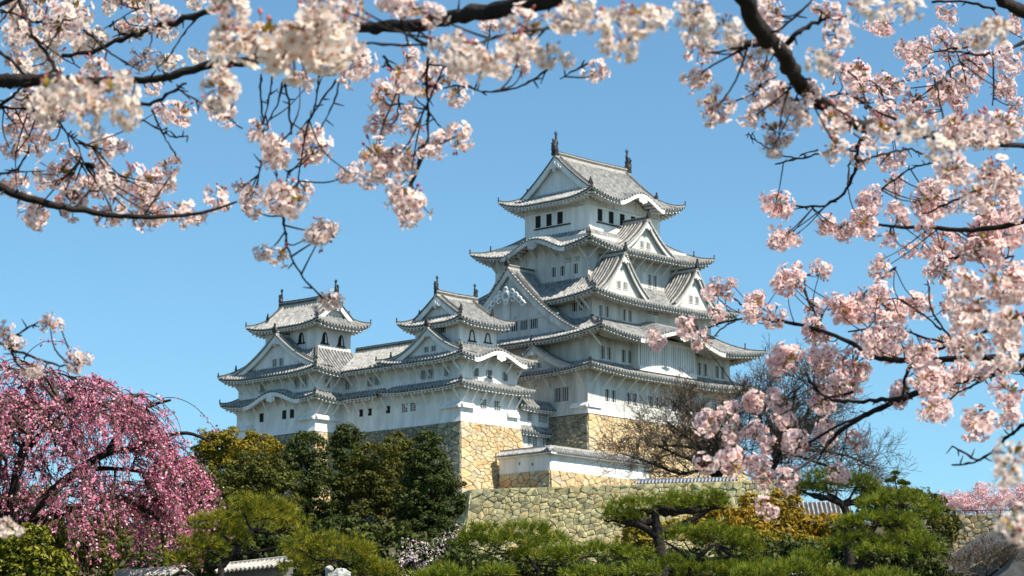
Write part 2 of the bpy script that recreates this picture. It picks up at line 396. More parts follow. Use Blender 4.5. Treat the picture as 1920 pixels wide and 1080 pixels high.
def dormer(roof, k, c, d0, hw, zb, h, dback, pl='plaster', win=2, pend=.35, wall=True, bw=.5, gz=None):
    "triangular gable standing on side k of a roof; c: centre, d0: its wall's distance in from the eave"
    S = roof.sd[k]; C = S.al(c); df = d0 - .55; mb = MB(); th = roof.t
    pf = lambda q: zb + h * (.55 * (1 - q) + .45 * (1 - q) ** 2)
    def zc(q, sg, d):
        al = C + sg * q * hw; z = pf(q)
        t = d / S.w
        if 0 <= t <= 1.0: a_ = min(max(al, 0), S.L); z = max(z, roof.z(k, a_, min(t, roof.tm(k, a_))) - .05)
        return S.P(al, d, z)
    rows = bumps(df, dback); N = 10
    for sg in (-1, 1):
        cols = []
        for d, hh, m in rows:
            col = []
            for i in range(N + 1):
                x = zc(1 - i / N, sg, d); col.append((x[0], x[1], x[2] + hh))
            cols.append((col, m))
        for (A, m), (B, _) in zip(cols[:-1], cols[1:]):
            ia = [mb.vert(p) for p in A]; ib = [mb.vert(p) for p in B]
            for i in range(N):
                mb.face((ia[i], ib[i], ib[i + 1], ia[i + 1]) if sg > 0 else (ia[i], ia[i + 1], ib[i + 1], ib[i]), m)
    g = mb.build('dormer_gable', [M['tile'], M['pan']], th)
    rg = MB(); bb = MB(); wl = MB(); inn = Vector(S.inn(1)); inn = Vector(S.P(0, 1, 0)) - Vector(S.P(0, 0, 0))
    zr = pf(0)
    rp = [S.P(C, df - .05, zr), S.P(C, dback, zr)]
    rg.sweep(rp, S.lat(.22), -.15, .14, 1); rg.sweep(rp, S.lat(.17), .14, .38, 0); rg.sweep(rp, S.lat(.2), .38, .46, 1)
    for sg in (-1, 1):
        cv = [Vector(zc(q, sg, df)) for q in [i / 14 for i in range(15)]]
        cv2 = [Vector(S.P(C + sg * q * hw, df, pf(q))) for q in [i / 14 for i in range(15)]]
        rg.sweep([p + inn * .14 for p in cv2], inn * .19, .0, .17, 0)
        for j, p in enumerate(cv2[:-1]):      # round tile ends down the verge
            for u_ in (0, .5):
                m_ = p.lerp(cv2[j + 1], u_) + inn * .0
                rg.box(m_.x - .12, m_.x + .12, m_.y - .12, m_.y + .12, m_.z + .02, m_.z + .2, 1)
        rg.sweep([p + inn * .8 for p in cv2[1:-1]], inn * .15, .05, .3, 1); rg.sweep([p + inn * .8 for p in cv2[1:-1]], inn * .11, .3, .4, 0)
        bb.sweep([p + inn * .16 for p in cv2], inn * .1, -bw - .12, -.03, 0)
    oni(g, Vector(rp[0]) + Vector((0, 0, .3)), -inn, .95)
    top = [Vector(S.P(C + q * hw, d0, pf(abs(q)) - .12)) for q in [i / 12 for i in range(-12, 13)]]
    wl.poly([p for p in top], 0)
    gw = wl.build('gable_wall', [M[pl]], g); bb.build('bargeboard', M[pl], g); rg.build('ridge', [M['ridge'], M['ridge_light']], g)
    if pend: pendant(g, Vector(S.P(C, df + .02, zr - .55 - pend * 1.1)), -inn, pend)
    zw = gz if gz is not None else zb + h * .14
    for i in range(win):
        x = (i - (win - 1) / 2) * 1.15
        window(th, k, S, C + x, d0, zw, .62, min(.85, h * .2), 'bars')
    return g

def window(th, k, S, al, d, z, w, h, kind='bars', name='window'):
    if kind in ('bars', 'grid'): w = round(w * 1.22, 3); h = round(h * 1.06, 3)
    key = ('win', w, h, kind)
    if key not in CACHE:
        fr = MB(); f = .045
        fr.box(-w / 2 - f, w / 2 + f, -.04, .02, h, h + f, 0); fr.box(-w / 2 - f, w / 2 + f, -.07, .02, -f, 0, 0)
        fr.box(-w / 2 - f, -w / 2, -.035, .02, 0, h, 0); fr.box(w / 2, w / 2 + f, -.035, .02, 0, h, 0)
        fr.box(-w / 2, w / 2, -.012, .02, 0, h, 1)
        me = bpy.data.meshes.new(name); me.from_pydata(fr.v, [], fr.f); me.materials.append(M['plaster']); me.materials.append(M['soffit'] if kind == 'plain' else M['dark'])
        me.polygons.foreach_set('material_index', fr.m)
        br = MB()
        if kind == 'bars':
            n = 2 if w < .72 else round(w / .3)
            for i in range(n):
                x = -w / 2 + w * (i + .5) / n; br.box(x - .036, x + .036, -.03, -.013, 0, h)
        elif kind == 'grid':
            for i in range(2): x = -w / 2 + w * (i + 1) / 3; br.box(x - .03, x + .03, -.05, -.013, 0, h)
            for i in range(3): zz = h * (i + 1) / 4; br.box(-w / 2, w / 2, -.045, -.014, zz - .03, zz + .03)
        elif kind == 'shutter':                # a white panel slid across half
            br.box(0, w / 2, -.04, -.013, 0, h)
        m2 = None
        if br.v:
            m2 = bpy.data.meshes.new('bars'); m2.from_pydata(br.v, [], br.f); m2.materials.append(M['plaster'])
        CACHE[key] = (me, m2)
    me, m2 = CACHE[key]
    o = link(name, me, th); p = Vector(S.P(al, d, z)) - Vector(th['o0'])
    o.location = p; o.rotation_euler = (0, 0, {'S': 0, 'W': -math.pi / 2, 'N': math.pi, 'E': math.pi / 2}[k])
    if m2: link('shutter' if kind == 'shutter' else 'window_bars', m2, o)
    return o
def bell_window(th, k, S, al, d, z, w, h, openp=True):
    "cusped bell-shaped window with a black frame"
    pr = [(-.62, 0), (-.5, .3), (-.44, .6), (-.3, .84), (0, 1), (.3, .84), (.44, .6), (.5, .3), (.62, 0)]
    fr = MB(); y = -.09
    o_ = [(x * w, z_ * h) for x, z_ in pr]; i_ = [(x * w * .72, .03 * h + z_ * h * .86) for x, z_ in pr]
    for j in range(len(pr) - 1):
        a, b, c, e = o_[j], o_[j + 1], i_[j + 1], i_[j]
        fr.hexa([(a[0], y, a[1]), (b[0], y, b[1]), (c[0], y, c[1]), (e[0], y, e[1])], [(a[0], .02, a[1]), (b[0], .02, b[1]), (c[0], .02, c[1]), (e[0], .02, e[1])], 0)
    fr.box(-w * .8, w * .8, y - .04, .02, -.12 * h, -.0, 0)
    o = fr.build('bell_window', [M['timber']], None); o.parent = th
    pn = MB(); pn.poly([(x, -.02, z_) for x, z_ in i_], 0 if openp else 1)
    if openp: pn.poly([(x, -.04, z_) for x, z_ in [(.08 * w, .03 * h)] + [q for q in i_ if q[0] > .08 * w][::-1][0:0] + [(.08 * w, .8 * h), (.25 * w, .72 * h), (.34 * w, .3 * h), (.42 * w, .03 * h)]], 1)
    q = pn.build('pane', [M['dark'], M['plaster']], None); q.parent = o
    o.location = Vector(S.P(al, d, z)) - Vector(th['o0']); o.rotation_euler = (0, 0, {'S': 0, 'W': -math.pi / 2}[k])
    return o
def walls(th, x0, x1, y0, y1, z0, z1, pl='plaster', flare=0, name='wall', label=None):
    mb = MB(); f = flare; lv = [(z0, f), (z0 + .5, f * .55), (z0 + 1.1, f * .2), (z0 + 1.9, 0), (z1, 0)] if f else [(z0, 0), (z1, 0)]
    rings = [[mb.vert(p) for p in ((x0 - g, y0 - g, z), (x1 + g, y0 - g, z), (x1 + g, y1 + g, z), (x0 - g, y1 + g, z))] for z, g in lv]
    for A, B in zip(rings[:-1], rings[1:]):
        for k in range(4): mb.face((A[k], A[(k + 1) % 4], B[(k + 1) % 4], B[k]))
    mb.face(rings[-1]); mb.face(rings[0][::-1])
    o = mb.build(name, M[pl], th)
    if label: o['label'] = label
    return o
def face(k, x0, x1, y0, y1):
    "side whose eave line is the wall itself, so that al() and P() place windows on it"
    return Side(k, x0, x1, y0, y1, 1, 1, 1)
def wins(th, k, rect, cs, z, w, h, kind='bars'):
    S = face(k, *rect)
    for c in cs: window(th, k, S, S.al(c), 0, z, w, h, kind)
def ledge(th, k, rect, c0, c1, z, d=.45, h=.22, name='stone_drop_box'):
    "white projecting ledge (stone-drop chute) on a wall"
    S = face(k, *rect); a, b = sorted((S.al(c0), S.al(c1))); mb = MB()
    mb.hexa([S.P(a, -d, z), S.P(b, -d, z), S.P(b, .02, z), S.P(a, .02, z)], [S.P(a, -d, z + h), S.P(b, -d, z + h), S.P(b, .02, z + h + .5), S.P(a, .02, z + h + .5)], 0)
    return mb.build(name, M['plaster'], th)

# ------------------------------------------------------------------ main keep
keep = cthing('main_keep', 'tallest white castle keep with five tiers of grey tiled roofs', 'castle keep', 0, 0, -1)
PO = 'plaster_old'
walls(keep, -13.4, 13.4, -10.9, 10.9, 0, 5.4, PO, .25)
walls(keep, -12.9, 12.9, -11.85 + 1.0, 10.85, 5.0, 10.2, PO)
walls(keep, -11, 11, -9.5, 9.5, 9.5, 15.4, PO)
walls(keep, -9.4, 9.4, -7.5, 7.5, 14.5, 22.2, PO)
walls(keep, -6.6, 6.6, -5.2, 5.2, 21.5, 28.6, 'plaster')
T1 = Roof(keep, (-15.2, 15.2, -13.0, 13.0), (-12.9, 12.9, -10.85, 10.85), 5.05, 6.3, .55, ov=dict(S=2.1, W=1.8, N=2.1, E=1.8), pl=PO,
          brackets={'S': (-12.6, 12.6, 13), 'W': (-10.2, 10.2, 9)}, label='lowest roof tier with wide bracketed eaves')
T2 = Roof(keep, (-15.2, 15.2, -14.6, 14.6), (-11, 11, -9.5, 9.5), 9.0, 11.7, .9, kara={'S': (-.4, 8.0, 1.75, 1.5)}, ov=dict(S=3.7, W=2.3, N=3.7, E=2.3), pl=PO,
          brackets={'W': (-12.5, 12.5, 2)}, label='second roof tier with a broad curved swell over the lattice window')
T3 = Roof(keep, (-13.3, 13.3, -12.0, 12.0), (-9.4, 9.4, -7.5, 7.5), 13.95, 16.9, .75, ov=dict(S=2.5, W=2.3, N=2.5, E=2.3), pl=PO,
          brackets={'W': (-9.2, -8.4, 2)}, label='third roof tier carrying two triangular gables')
T4 = Roof(keep, (-11.55, 11.55, -9.7, 9.7), (-6.6, 6.6, -5.2, 5.2), 20.5, 23.4, .95, kara={'W': (-.6, 5.2, 1.6, .9)}, ov=dict(S=2.2, W=2.15, N=2.2, E=2.15), pl=PO,
          brackets={'W': (-7.3, 7.3, 10), 'S': (-9.2, 9.2, 12)}, label='fourth roof tier with a curved swell on its west eave')
T5 = Roof(keep, (-8.74, 8.6, -7.6, 7.6), (-6.4, 6.3, -5.3, 5.3), 27.1, 28.6, .95, kara={'S': (.6, 4.2, 1.45)}, gable=('a', 7.6 / 2.3), ov=dict(S=2.4, W=2.14, N=2.4, E=2.0), conc=.085, label='topmost hip and gable roof with fish finials')
for p, o in zip(T5.ridge_ends, (1, -1)): shachi(T5.obj, p, -UU.__class__((o, 0, 0)), 1.15)
dormer(T4, 'S', -.25, 1.1, 4.9, 20.85, 4.0, 4.7, PO, win=2)
dormer(T3, 'S', -7.3, 1.05, 4.3, 14.6, 4.9, 4.4, PO, win=2)
dormer(T3, 'S', 6.0, 1.05, 4.3, 14.6, 4.7, 4.4, PO, win=2)
dormer(T3, 'N', -4.5, 1.05, 4.6, 14.6, 5.2, 4.4, PO, win=0)
dormer(T2, 'W', 1.2, 1.7, 11.6, 9.5, 8.9, 6.2, PO, win=0, pend=.0, bw=.75)
dormer(T1, 'W', -3.6, .9, 6.0, 5.4, 3.0, 2.2, PO, win=2, pend=.3)
dormer(T2, 'E', 0, 1.7, 11.6, 9.5, 8.9, 6.2, PO, win=0, pend=.5, bw=.75)
# carved work and windows in the big west gable
gW = T2.sd['W']
def carved(parent, S, al, d, z):
    mb = MB(); n = Vector(S.P(0, -1, 0)) - Vector(S.P(0, 0, 0)); s = Vector(S.P(1, 0, 0)) - Vector(S.P(0, 0, 0)); p0 = Vector(S.P(al, d, z))
    def ring(x, zz, r, t, a0, a1):
        pts = [p0 + s * (x + r * math.cos(a0 + (a1 - a0) * i / 10)) + Vector((0, 0, zz + r * math.sin(a0 + (a1 - a0) * i / 10))) for i in range(11)]
        mb.tube(pts, [t * (1 - .5 * i / 10) for i in range(11)], 5)
    ring(0, 0, .55, .24, 0, 2 * math.pi); ring(0, .75, .3, .16, 0, 2 * math.pi); ring(0, -.7, .3, .18, 0, 2 * math.pi)
    for sg in (-1, 1):
        for j, (x, zz, r) in enumerate(((.95, .25, .42), (1.6, -.15, .36), (2.15, -.65, .34), (2.7, -1.15, .28), (1.15, -.45, .3))):
            a = math.pi * .5 + sg * .3; ring(sg * x, zz, r, .15, a, a - sg * 5.2)
        pts = [p0 + s * sg * x + Vector((0, 0, .55 - .18 * x - .12 * x * x)) for x in (.3, .9, 1.5, 2.1, 2.7, 3.2)]; mb.tube(pts, .13, 5)
    return mb.build('carved_pendant', M['plaster'], parent)
carved(keep, gW, gW.al(1.2), .95, 15.0)
for c in (3.6, 2.05, .5, -1.05, -2.6): window(keep, 'W', gW, gW.al(c), 1.7, 10.75, 1.1, 1.1, 'bars')
tr = MB()
tr.box(-15.2 + 1.58, -15.2 + 1.68, 1.1, 1.35, 12.0, 15.2); tr.box(-15.2 + 1.58, -15.2 + 1.68, -6.5, 8.5, 12.0, 12.25)
tr.build('gable_timbers', M[PO], keep)
# top storey: openings with white shutters, wall bands
s5 = (-6.6, 6.6, -5.2, 5.2)
for k, cs in (('W', (2.55, .75, -1.05)), ('S', (-4.15, -2.1, -.05, 2.0))):
    wins(keep, k, s5, cs, 24.6, 1.75, 1.5, 'shutter')
def band(th, rect, z, h=.16, pr=.06):
    x0, x1, y0, y1 = rect; mb = MB(); mb.box(x0 - pr, x1 + pr, y0 - pr, y1 + pr, z, z + h); return mb.build('wall_band', M[PO], th)
band(keep, s5, 26.35); band(keep, s5, 28.0)
st = MB()
for i in range(8): st.box(-6.64, -6.5, -5 + i * 1.4, -4.88 + i * 1.4, 26.5, 28.0)
for i in range(10): st.box(-6.2 + i * 1.36, -6.08 + i * 1.36, -5.24, -5.1, 26.5, 28.0)
st.build('wall_posts', M[PO], keep)
sl = MB(); sl.box(-6.75, -6.6, -2.3, 3.6, 24.35, 24.48); sl.box(-5.2, 3.2, -5.35, -5.2, 24.35, 24.48); sl.build('window_sill', M['timber'], keep)
s4 = (-9.4, 9.4, -7.5, 7.5)
wins(keep, 'W', s4, (-2.1, -3.5, -5.6), 17.5, .55, 1.15); wins(keep, 'W', s4, (-4.4, -5.75), 19.0, .75, .5, 'grid')
wins(keep, 'S', s4, (1.85, 2.85), 17.2, .5, 1.4); wins(keep, 'S', s4, (-2.1, -.95), 18.9, .5, .6, 'grid')
s3 = (-11, 11, -9.5, 9.5)
wins(keep, 'S', s3, (-9.45, -8.3, -5.25, -4.2, 7.2, 8.3), 11.9, .5, 1.3); wins(keep, 'S', s3, (-.6, .55), 13.3, .75, .8, 'grid'); wins(keep, 'S', s3, (-2.7, -1.8, 1.6, 2.5), 13.6, .25, .3, 'plain')
wins(keep, 'W', s3, (-6.8, -7.9), 12.6, .6, 1.0)
s2 = (-12.9, 12.9, -10.85, 10.85)
wins(keep, 'S', s2, (-10.7, -9.55, -7.0, -5.85, 7.0, 8.15, 10.4, 11.5), 6.6, .55, 1.45)
s1 = (-13.4, 13.4, -10.9, 10.9)
wins(keep, 'S', s1, (-10.0, -8.9, -6.2, -5.05, -2.2, -1.0, 2.0, 3.2, 6.4, 7.6, 10.2, 11.4), 1.55, .6, 1.5)
wins(keep, 'W', s1, (-6.3, -7.5), 1.7, .9, 1.6)
ledge(keep, 'W', s1, -8.4, -10.95, .75, .3, .2); ledge(keep, 'S', s1, -13.45, -11.2, .75, .3, .2)
# projecting lattice window on the south front
lw = MB(); lw.box(-5.6, 4.9, -11.95, -10.8, 5.95, 9.9, 0); lw.box(-5.3, 4.6, -11.965, -11.9, 6.5, 9.15, 1); lw.box(-5.6, 4.9, -12.2, -11.95, 5.75, 6.3, 0); lw.box(-5.6, 4.9, -12.12, -11.95, 9.2, 9.5, 0)
lo = lw.build('lattice_window', [M['plaster'], M['dark']], keep)
lb = MB()
for i in range(30): x = -5.15 + i * .331; lb.box(x - .105, x + .105, -12.1, -11.97, 6.3, 9.2)
lb.build('window_bars', M['plaster'], lo)

# ------------------------------------------------------------------ west tower
wt = cthing('west_tower', 'smaller white castle tower nearest the main keep, above orange stone', 'castle tower', -24, -1, -2)
walls(wt, -28.9, -19.4, -5.6, 5.2, -1.95, 2.6, 'plaster', .3)
walls(wt, -28.8, -19.5, -5.5, 5.2, 2.3, 6.0, 'plaster')
walls(wt, -28.0, -21.9, -4.5, 2.6, 6.0, 10.6, 'plaster')
WL = Roof(wt, (-30.3, -17.95, -7.0, 6.5), (-28.8, -19.5, -5.5, 5.1), 2.15, 2.95, .3, sides='SWE', pl='plaster', ov=dict(S=1.4, W=1.4, N=1.4, E=1.45), brackets={'S': (-28.6, -19.7, 7), 'W': (-5.3, 4.6, 7)}, label='lower pent roof')
WM = Roof(wt, (-30.5, -17.9, -7.2, 6.4), (-28.0, -21.9, -4.5, 2.6), 5.3, 7.25, .5, kara={'S': (-24.0, 4.4, 1.25)}, pl='plaster', ov=dict(S=1.7, W=1.7, N=1.7, E=1.6), brackets={'S': (-28.6, -19.7, 6), 'W': (-5.3, 4.0, 7)}, label='middle roof with gable and curved swell')
WT_ = Roof(wt, (-29.6, -20.6, -6.2, 4.0), (-27.9, -22.3, -4.4, 2.2), 9.55, 10.62, .55, gable=('a', 5.1 / 1.8), pl='plaster', ov=dict(S=1.7, W=1.6, N=1.4, E=1.3), conc=.07, label='top hip and gable roof')
shachi(WT_.obj, WT_.ridge_ends[0], (-1, 0, 0), .75); shachi(WT_.obj, WT_.ridge_ends[1], (1, 0, 0), .7)
dormer(WM, 'W', -1.2, 1.1, 5.3, 5.9, 3.05, 3.4, win=2, pend=.25)
n0 = (-28.9, -19.4, -5.6, 5.2); n1 = (-28.0, -21.9, -4.5, 2.6)
wins(wt, 'S', n0, (-25.25, -22.95), -.1, .75, .95, 'grid'); wins(wt, 'S', n0, (-26.4, -24.2, -21.6), 3.35, .75, 1.0, 'plain')
wins(wt, 'W', n0, (-3.4, -.8, .35), 3.4, .62, .95); wins(wt, 'W', n0, (1.95, 3.3), -.1, .7, .9, 'grid'); wins(wt, 'W', n1, (-1.85,), 8.6, .75, .6)
S_ = face('S', *n1)
bell_window(wt, 'S', S_, S_.al(-26.0), 0, 7.65, .85, 1.3, False); bell_window(wt, 'S', S_, S_.al(-23.4), 0, 7.75, .85, 1.1, False)
ledge(wt, 'W', n0, -5.65, -2.6, -.35); ledge(wt, 'S', n0, -28.95, -26.9, -.35); ledge(wt, 'S', n0, -21.4, -19.6, -.75)

# ------------------------------------------------------------------ connecting corridor building
co = cthing('corridor_building', 'long two storey white gallery joining the two smaller castle towers', 'castle gallery', -25, 9.5, -2)
walls(co, -28.9, -20.9, 5.2, 14.6, -1.9, 2.6, 'plaster', .3); walls(co, -28.8, -21, 5.2, 14.6, 2.3, 5.6, 'plaster')
CL = Roof(co, (-30.3, -19.5, 6.5, 13.2), (-28.8, -21, 6.5, 13.2), 2.15, 2.95, 0, sides='W', ov=dict(S=1.4, W=1.4, N=1.4, E=1.4), brackets={'W': (6.2, 12.3, 5)}, label='lower pent roof')
CM = Roof(co, (-30.5, -19.3, 4.0, 15.5), (-24.9, -24.9 + .01, 4.0, 15.5), 5.3, 8.5, 0, sides='WE', ov=dict(S=1.7, W=1.7, N=1.7, E=1.7), conc=.12, brackets={'W': (5.6, 12.0, 5)}, label='main gabled roof')
rm = MB(); rp = [(-24.9, 4, 8.5), (-24.9, 15.5, 8.5)]
rm.sweep(rp, (.25, 0, 0), -.15, .14, 1); rm.sweep(rp, (.19, 0, 0), .14, .36, 0); rm.sweep(rp, (.22, 0, 0), .36, .45, 1); rm.sweep(rp, (.14, 0, 0), .45, .58, 0); rm.build('ridge', [M['ridge'], M['ridge_light']], CM.obj)
c0 = (-28.9, -20.9, 5.2, 14.6)
wins(co, 'W', c0, (10.45, 9.0), .0, .62, .85, 'open'); wins(co, 'W', c0, (6.0,), .0, .7, .85, 'open')
wins(co, 'W', c0, (12.8, 9.1, 7.9), 3.45, .62, .98)
wins(co, 'W', (-28.9, -20.9, -5, 14.6), (), 0, 1, 1)

# ------------------------------------------------------------------ north-west tower
nw = cthing('northwest_tower', 'leftmost white castle tower with bell shaped windows under its top roof', 'castle tower', -28, 20, -2)
walls(nw, -33.05, -22, 13.8, 27.5, -1.75, 2.6, 'plaster', .35); walls(nw, -32.95, -22, 13.9, 27.4, 2.3, 6.0, 'plaster')
walls(nw, -31.8, -26.4, 15.0, 24.0, 5.6, 12.0, 'plaster')
NL = Roof(nw, (-34.5, -20.6, 12.4, 28.9), (-32.95, -22, 13.9, 27.4), 2.05, 3.0, .45, kara={'W': (19.9, 4.9, 1.3)}, sides='SWN', ov=dict(S=1.45, W=1.45, N=1.45, E=1.4), brackets={'W': (26.8, 14.0, 9), 'S': (-32.8, -30.2, 3)}, label='lower roof with curved swell')
NM = Roof(nw, (-34.65, -20.4, 12.15, 29.1), (-31.8, -26.4, 15.0, 24.0), 5.2, 8.3, .5, sides='SWN', ov=dict(S=1.7, W=1.7, N=1.7, E=1.6), brackets={'W': (26.8, 14.0, 9), 'S': (-32.8, -30.2, 3)}, label='middle roof with large gable')
NT = Roof(nw, (-33.4, -24.8, 13.3, 25.7), (-31.6, -26.6, 15.1, 23.9), 11.05, 12.3, .55, gable=('b', 4.3 / 1.8), ov=dict(S=1.7, W=1.6, N=1.7, E=1.6), conc=.09, label='top hip and gable roof')
shachi(NT.obj, NT.ridge_ends[1], (0, 1, 0), .75); shachi(NT.obj, NT.ridge_ends[0], (0, -1, 0), .75)
dormer(NM, 'W', 19.9, 1.2, 7.3, 5.8, 4.3, 3.6, win=2, pend=.4)
i0 = (-33.05, -22, 13.8, 27.5); i1 = (-31.8, -26.4, 15.0, 24.0)
wins(nw, 'W', i0, (23.05, 19.1, 17.75), .1, .72, 1.05, 'open'); wins(nw, 'W', i0, (23.0, 17.1, 15.7), 3.6, .62, .98); wins(nw, 'S', i0, (-31.2,), 3.5, .62, .95)
S_ = face('S', *i1); W_ = face('W', *i1)
bell_window(nw, 'W', W_, W_.al(17.7), 0, 9.15, .85, 1.25)
bell_window(nw, 'S', S_, S_.al(-30.6), 0, 8.95, .85, 1.35); bell_window(nw, 'S', S_, S_.al(-28.0), 0, 8.9, .85, 1.35)
ledge(nw, 'W', i0, 13.75, 16.6, -.35); ledge(nw, 'S', i0, -33.1, -29.6, -.35); ledge(nw, 'W', i0, 24.6, 27.6, -.7)

# ------------------------------------------------------------------ gate tower between west tower and keep
gt = cthing('gate_tower', 'narrow white gate building with two pent roofs between tower and keep', 'castle gatehouse', -16, -3, -9)
walls(gt, -19.5, -13.3, -5.0, 1, -10, 1.6, 'plaster')
G1 = Roof(gt, (-19.6, -12.6, -6.1, 2), (-19.6, -12.6, -4.95, 1), .75, 1.75, .15, sides='S', ov=dict(S=1.05, W=1, N=1, E=1), label='upper pent roof')
G2 = Roof(gt, (-19.5, -12.7, -5.9, 2), (-19.5, -12.7, -4.95, 1), -2.0, -1.25, .1, sides='S', ov=dict(S=.85, W=1, N=1, E=1), label='lower pent roof')
g0 = (-19.5, -13.3, -5.0, 1)
wins(gt, 'S', g0, (-16.9, -15.0, -14.2), -.65, .55, .85, 'grid'); wins(gt, 'S', g0, (-16.9, -16.0, -14.3), -3.5, .5, .95, 'grid')

# ------------------------------------------------------------------ stone walls
def clip(poly, nx, ny, c):
    "keep nx*x+ny*y <= c"
    out = []; n = len(poly)
    for i in range(n):
        p, q = poly[i], poly[(i + 1) % n]; a = nx * p[0] + ny * p[1] - c; b = nx * q[0] + ny * q[1] - c
        if a <= 0: out.append(p)
        if (a < 0 < b) or (b < 0 < a):
            t = a / (a - b); out.append((p[0] + (q[0] - p[0]) * t, p[1] + (q[1] - p[1]) * t))
    return out
QN = 1.9
def cells(L, H, cell, quoin=(True, True), rnd=random):
    pts = []; rh = cell * .72; n = max(1, round(H / rh)); ch = H / n
    for j in range(n):
        y = (j + .5) * ch; x = 0.0; k = 0
        if quoin[0]: pts.append(((.62 if j % 2 else .42) * QN, y)); x = QN * (1.2 if j % 2 else .82)
        x1 = L - (QN * (.82 if j % 2 else 1.2) if quoin[1] else 0)
        while x < x1:
            w = cell * rnd.choice((.45, .7, .9, 1.1, 1.4, 1.8))
            pts.append((x + w / 2, y + rnd.uniform(-.48, .48) * ch)); 
            if rnd.random() < .5: pts.append((x + w / 2 + rnd.uniform(-.4, .4) * w, y + ch * rnd.choice((-.5, .5))))
            x += w
        if quoin[1]: pts.append((L - (.42 if j % 2 else .62) * QN, y))
    P = np.array(pts); res = []; sy = 1.25
    for i, (x, y) in enumerate(pts):
        d = np.hypot(P[:, 0] - x, (P[:, 1] - y) * sy); nb = [k for k in np.argsort(d)[1:22] if d[k] < cell * 3.2 and d[k] > 1e-6]
        poly = [(max(0, x - cell * 2), max(0, y - cell * 2)), (min(L, x + cell * 2), max(0, y - cell * 2)), (min(L, x + cell * 2), min(H, y + cell * 2)), (max(0, x - cell * 2), min(H, y + cell * 2))]
        for k in nb:
            dx, dy = P[k, 0] - x, (P[k, 1] - y) * sy * sy
            poly = clip(poly, dx, dy, (dx * (P[k, 0] + x) + dy * (P[k, 1] + y)) / 2)
            if len(poly) < 3: break
        if len(poly) >= 3: res.append(((x, y), poly))
    return res
def stone_face(mb, A, B, n, H, cell, k1, k2, cl=0, cr=0, quoin=(True, True), m=0, mg=1, depth=.10):
    A = Vector(A); B = Vector(B); n = Vector(n).normalized(); D = (B - A); L = D.length; d = D / L
    o = lambda h: k1 * h + k2 * h * h
    def P(x, h, off):
        s = x / L; return A + d * (s * (L + (cl + cr) * o(h)) - cl * o(h)) + n * (o(h) + off) - Vector((0, 0, h))
    ns, nh = max(2, int(L / 2)), max(3, int(H / 1))
    for i in range(ns):
        for j in range(nh):
            mb.quad(P(L * i / ns, H * j / nh, 0), P(L * i / ns, H * (j + 1) / nh, 0), P(L * (i + 1) / ns, H * (j + 1) / nh, 0), P(L * (i + 1) / ns, H * j / nh, 0), mg)
    for (cx, cy), poly in cells(L, H, cell, quoin):
        mx = sum(p[0] for p in poly) / len(poly); my = sum(p[1] for p in poly) / len(poly)
        r = min(math.hypot(p[0] - mx, p[1] - my) for p in poly)
        if r < .05: continue
        ch = []
        for i_, (px, py) in enumerate(poly):   # worn corners leave dark voids between neighbours
            a_ = poly[i_ - 1]; b_ = poly[(i_ + 1) % len(poly)]; f1, f2 = random.uniform(.03, .16), random.uniform(.03, .16)
            ch += [(px + (a_[0] - px) * f1, py + (a_[1] - py) * f1), (px + (b_[0] - px) * f2, py + (b_[1] - py) * f2)]
        poly = ch
        g = min(.024, r * .18); bv = min(.03, r * .12); e = depth * random.uniform(.7, 1.3); tl = random.uniform(-.1, .1); tv = random.uniform(-.1, .1)
        rings = []
        for ins, off in ((g, .0), (g * 1.15, e * .8), (g + bv, e)):
            rg = []
            for px, py in poly:
                q = math.hypot(px - mx, py - my); f = max(.2, (q - ins * 1.3) / q)
                x, y = mx + (px - mx) * f, my + (py - my) * f
                rg.append(mb.vert(P(x, y, off + ((x - mx) * tl + (y - my) * tv if off else 0))))
            rings.append(rg)
        k = len(poly)
        for a, b in zip(rings[:-1], rings[1:]):
            for i in range(k): mb.face((a[i], b[i], b[(i + 1) % k], a[(i + 1) % k]), m)
        c = mb.vert(P(mx + random.uniform(-.2, .2) * r, my + random.uniform(-.2, .2) * r, e * random.uniform(1.0, 1.35)))
        for i in range(k): mb.face((rings[-1][i], c, rings[-1][(i + 1) % k]), m)
    return P
def stone_base(name, label, x0, x1, y0, y1, zt, H, cell, k1, k2, faces='SW', mats=('stone_tan', 'stone_tan')):
    t = cthing(name, label, 'stone wall', (x0 + x1) / 2, (y0 + y1) / 2, zt - H)
    o0 = Vector(t['o0']); d = dict(S=((x0, y0), (x1, y0), (0, -1)), W=((x0, y1), (x0, y0), (-1, 0)), E=((x1, y0), (x1, y1), (1, 0)))
    for f, mt in zip(faces, mats):
        mb = MB(); (a, b, n) = d[f]
        stone_face(mb, (*a, zt), (*b, zt), (*n, 0), H, cell, k1, k2, 1, 1)
        mb.build('stone_face', [M[mt], M['gap']], t)
    o = k1 * H + k2 * H * H
    mb = MB(); mb.box(x0 + .02, x1 - .02, y0 + .02, y1 - .02, zt - .8, zt - .01); mb.build('core', M['gap'], t)
    return t
stone_base('keep_stone_base', 'tall tan stone base carrying the main keep', -13.5, 13.5, -11.0, 11.0, -.05, 13, .72, .10, .02, 'SW', ('stone_tan', 'stone_shade'))
stone_base('tower_stone_base', 'orange stone base with large corner blocks under the west tower', -29.1, -19.3, -5.8, 13.9, -1.9, 11.5, .78, .12, .012, 'SW', ('stone_tan', 'stone_shade'))
stone_base('northwest_stone_base', 'shade-toned stone base under the leftmost castle tower', -33.3, -22, 13.5, 27.7, -1.8, 10, 1.0, .12, .012, 'SW', ('stone_tan', 'stone_shade'))

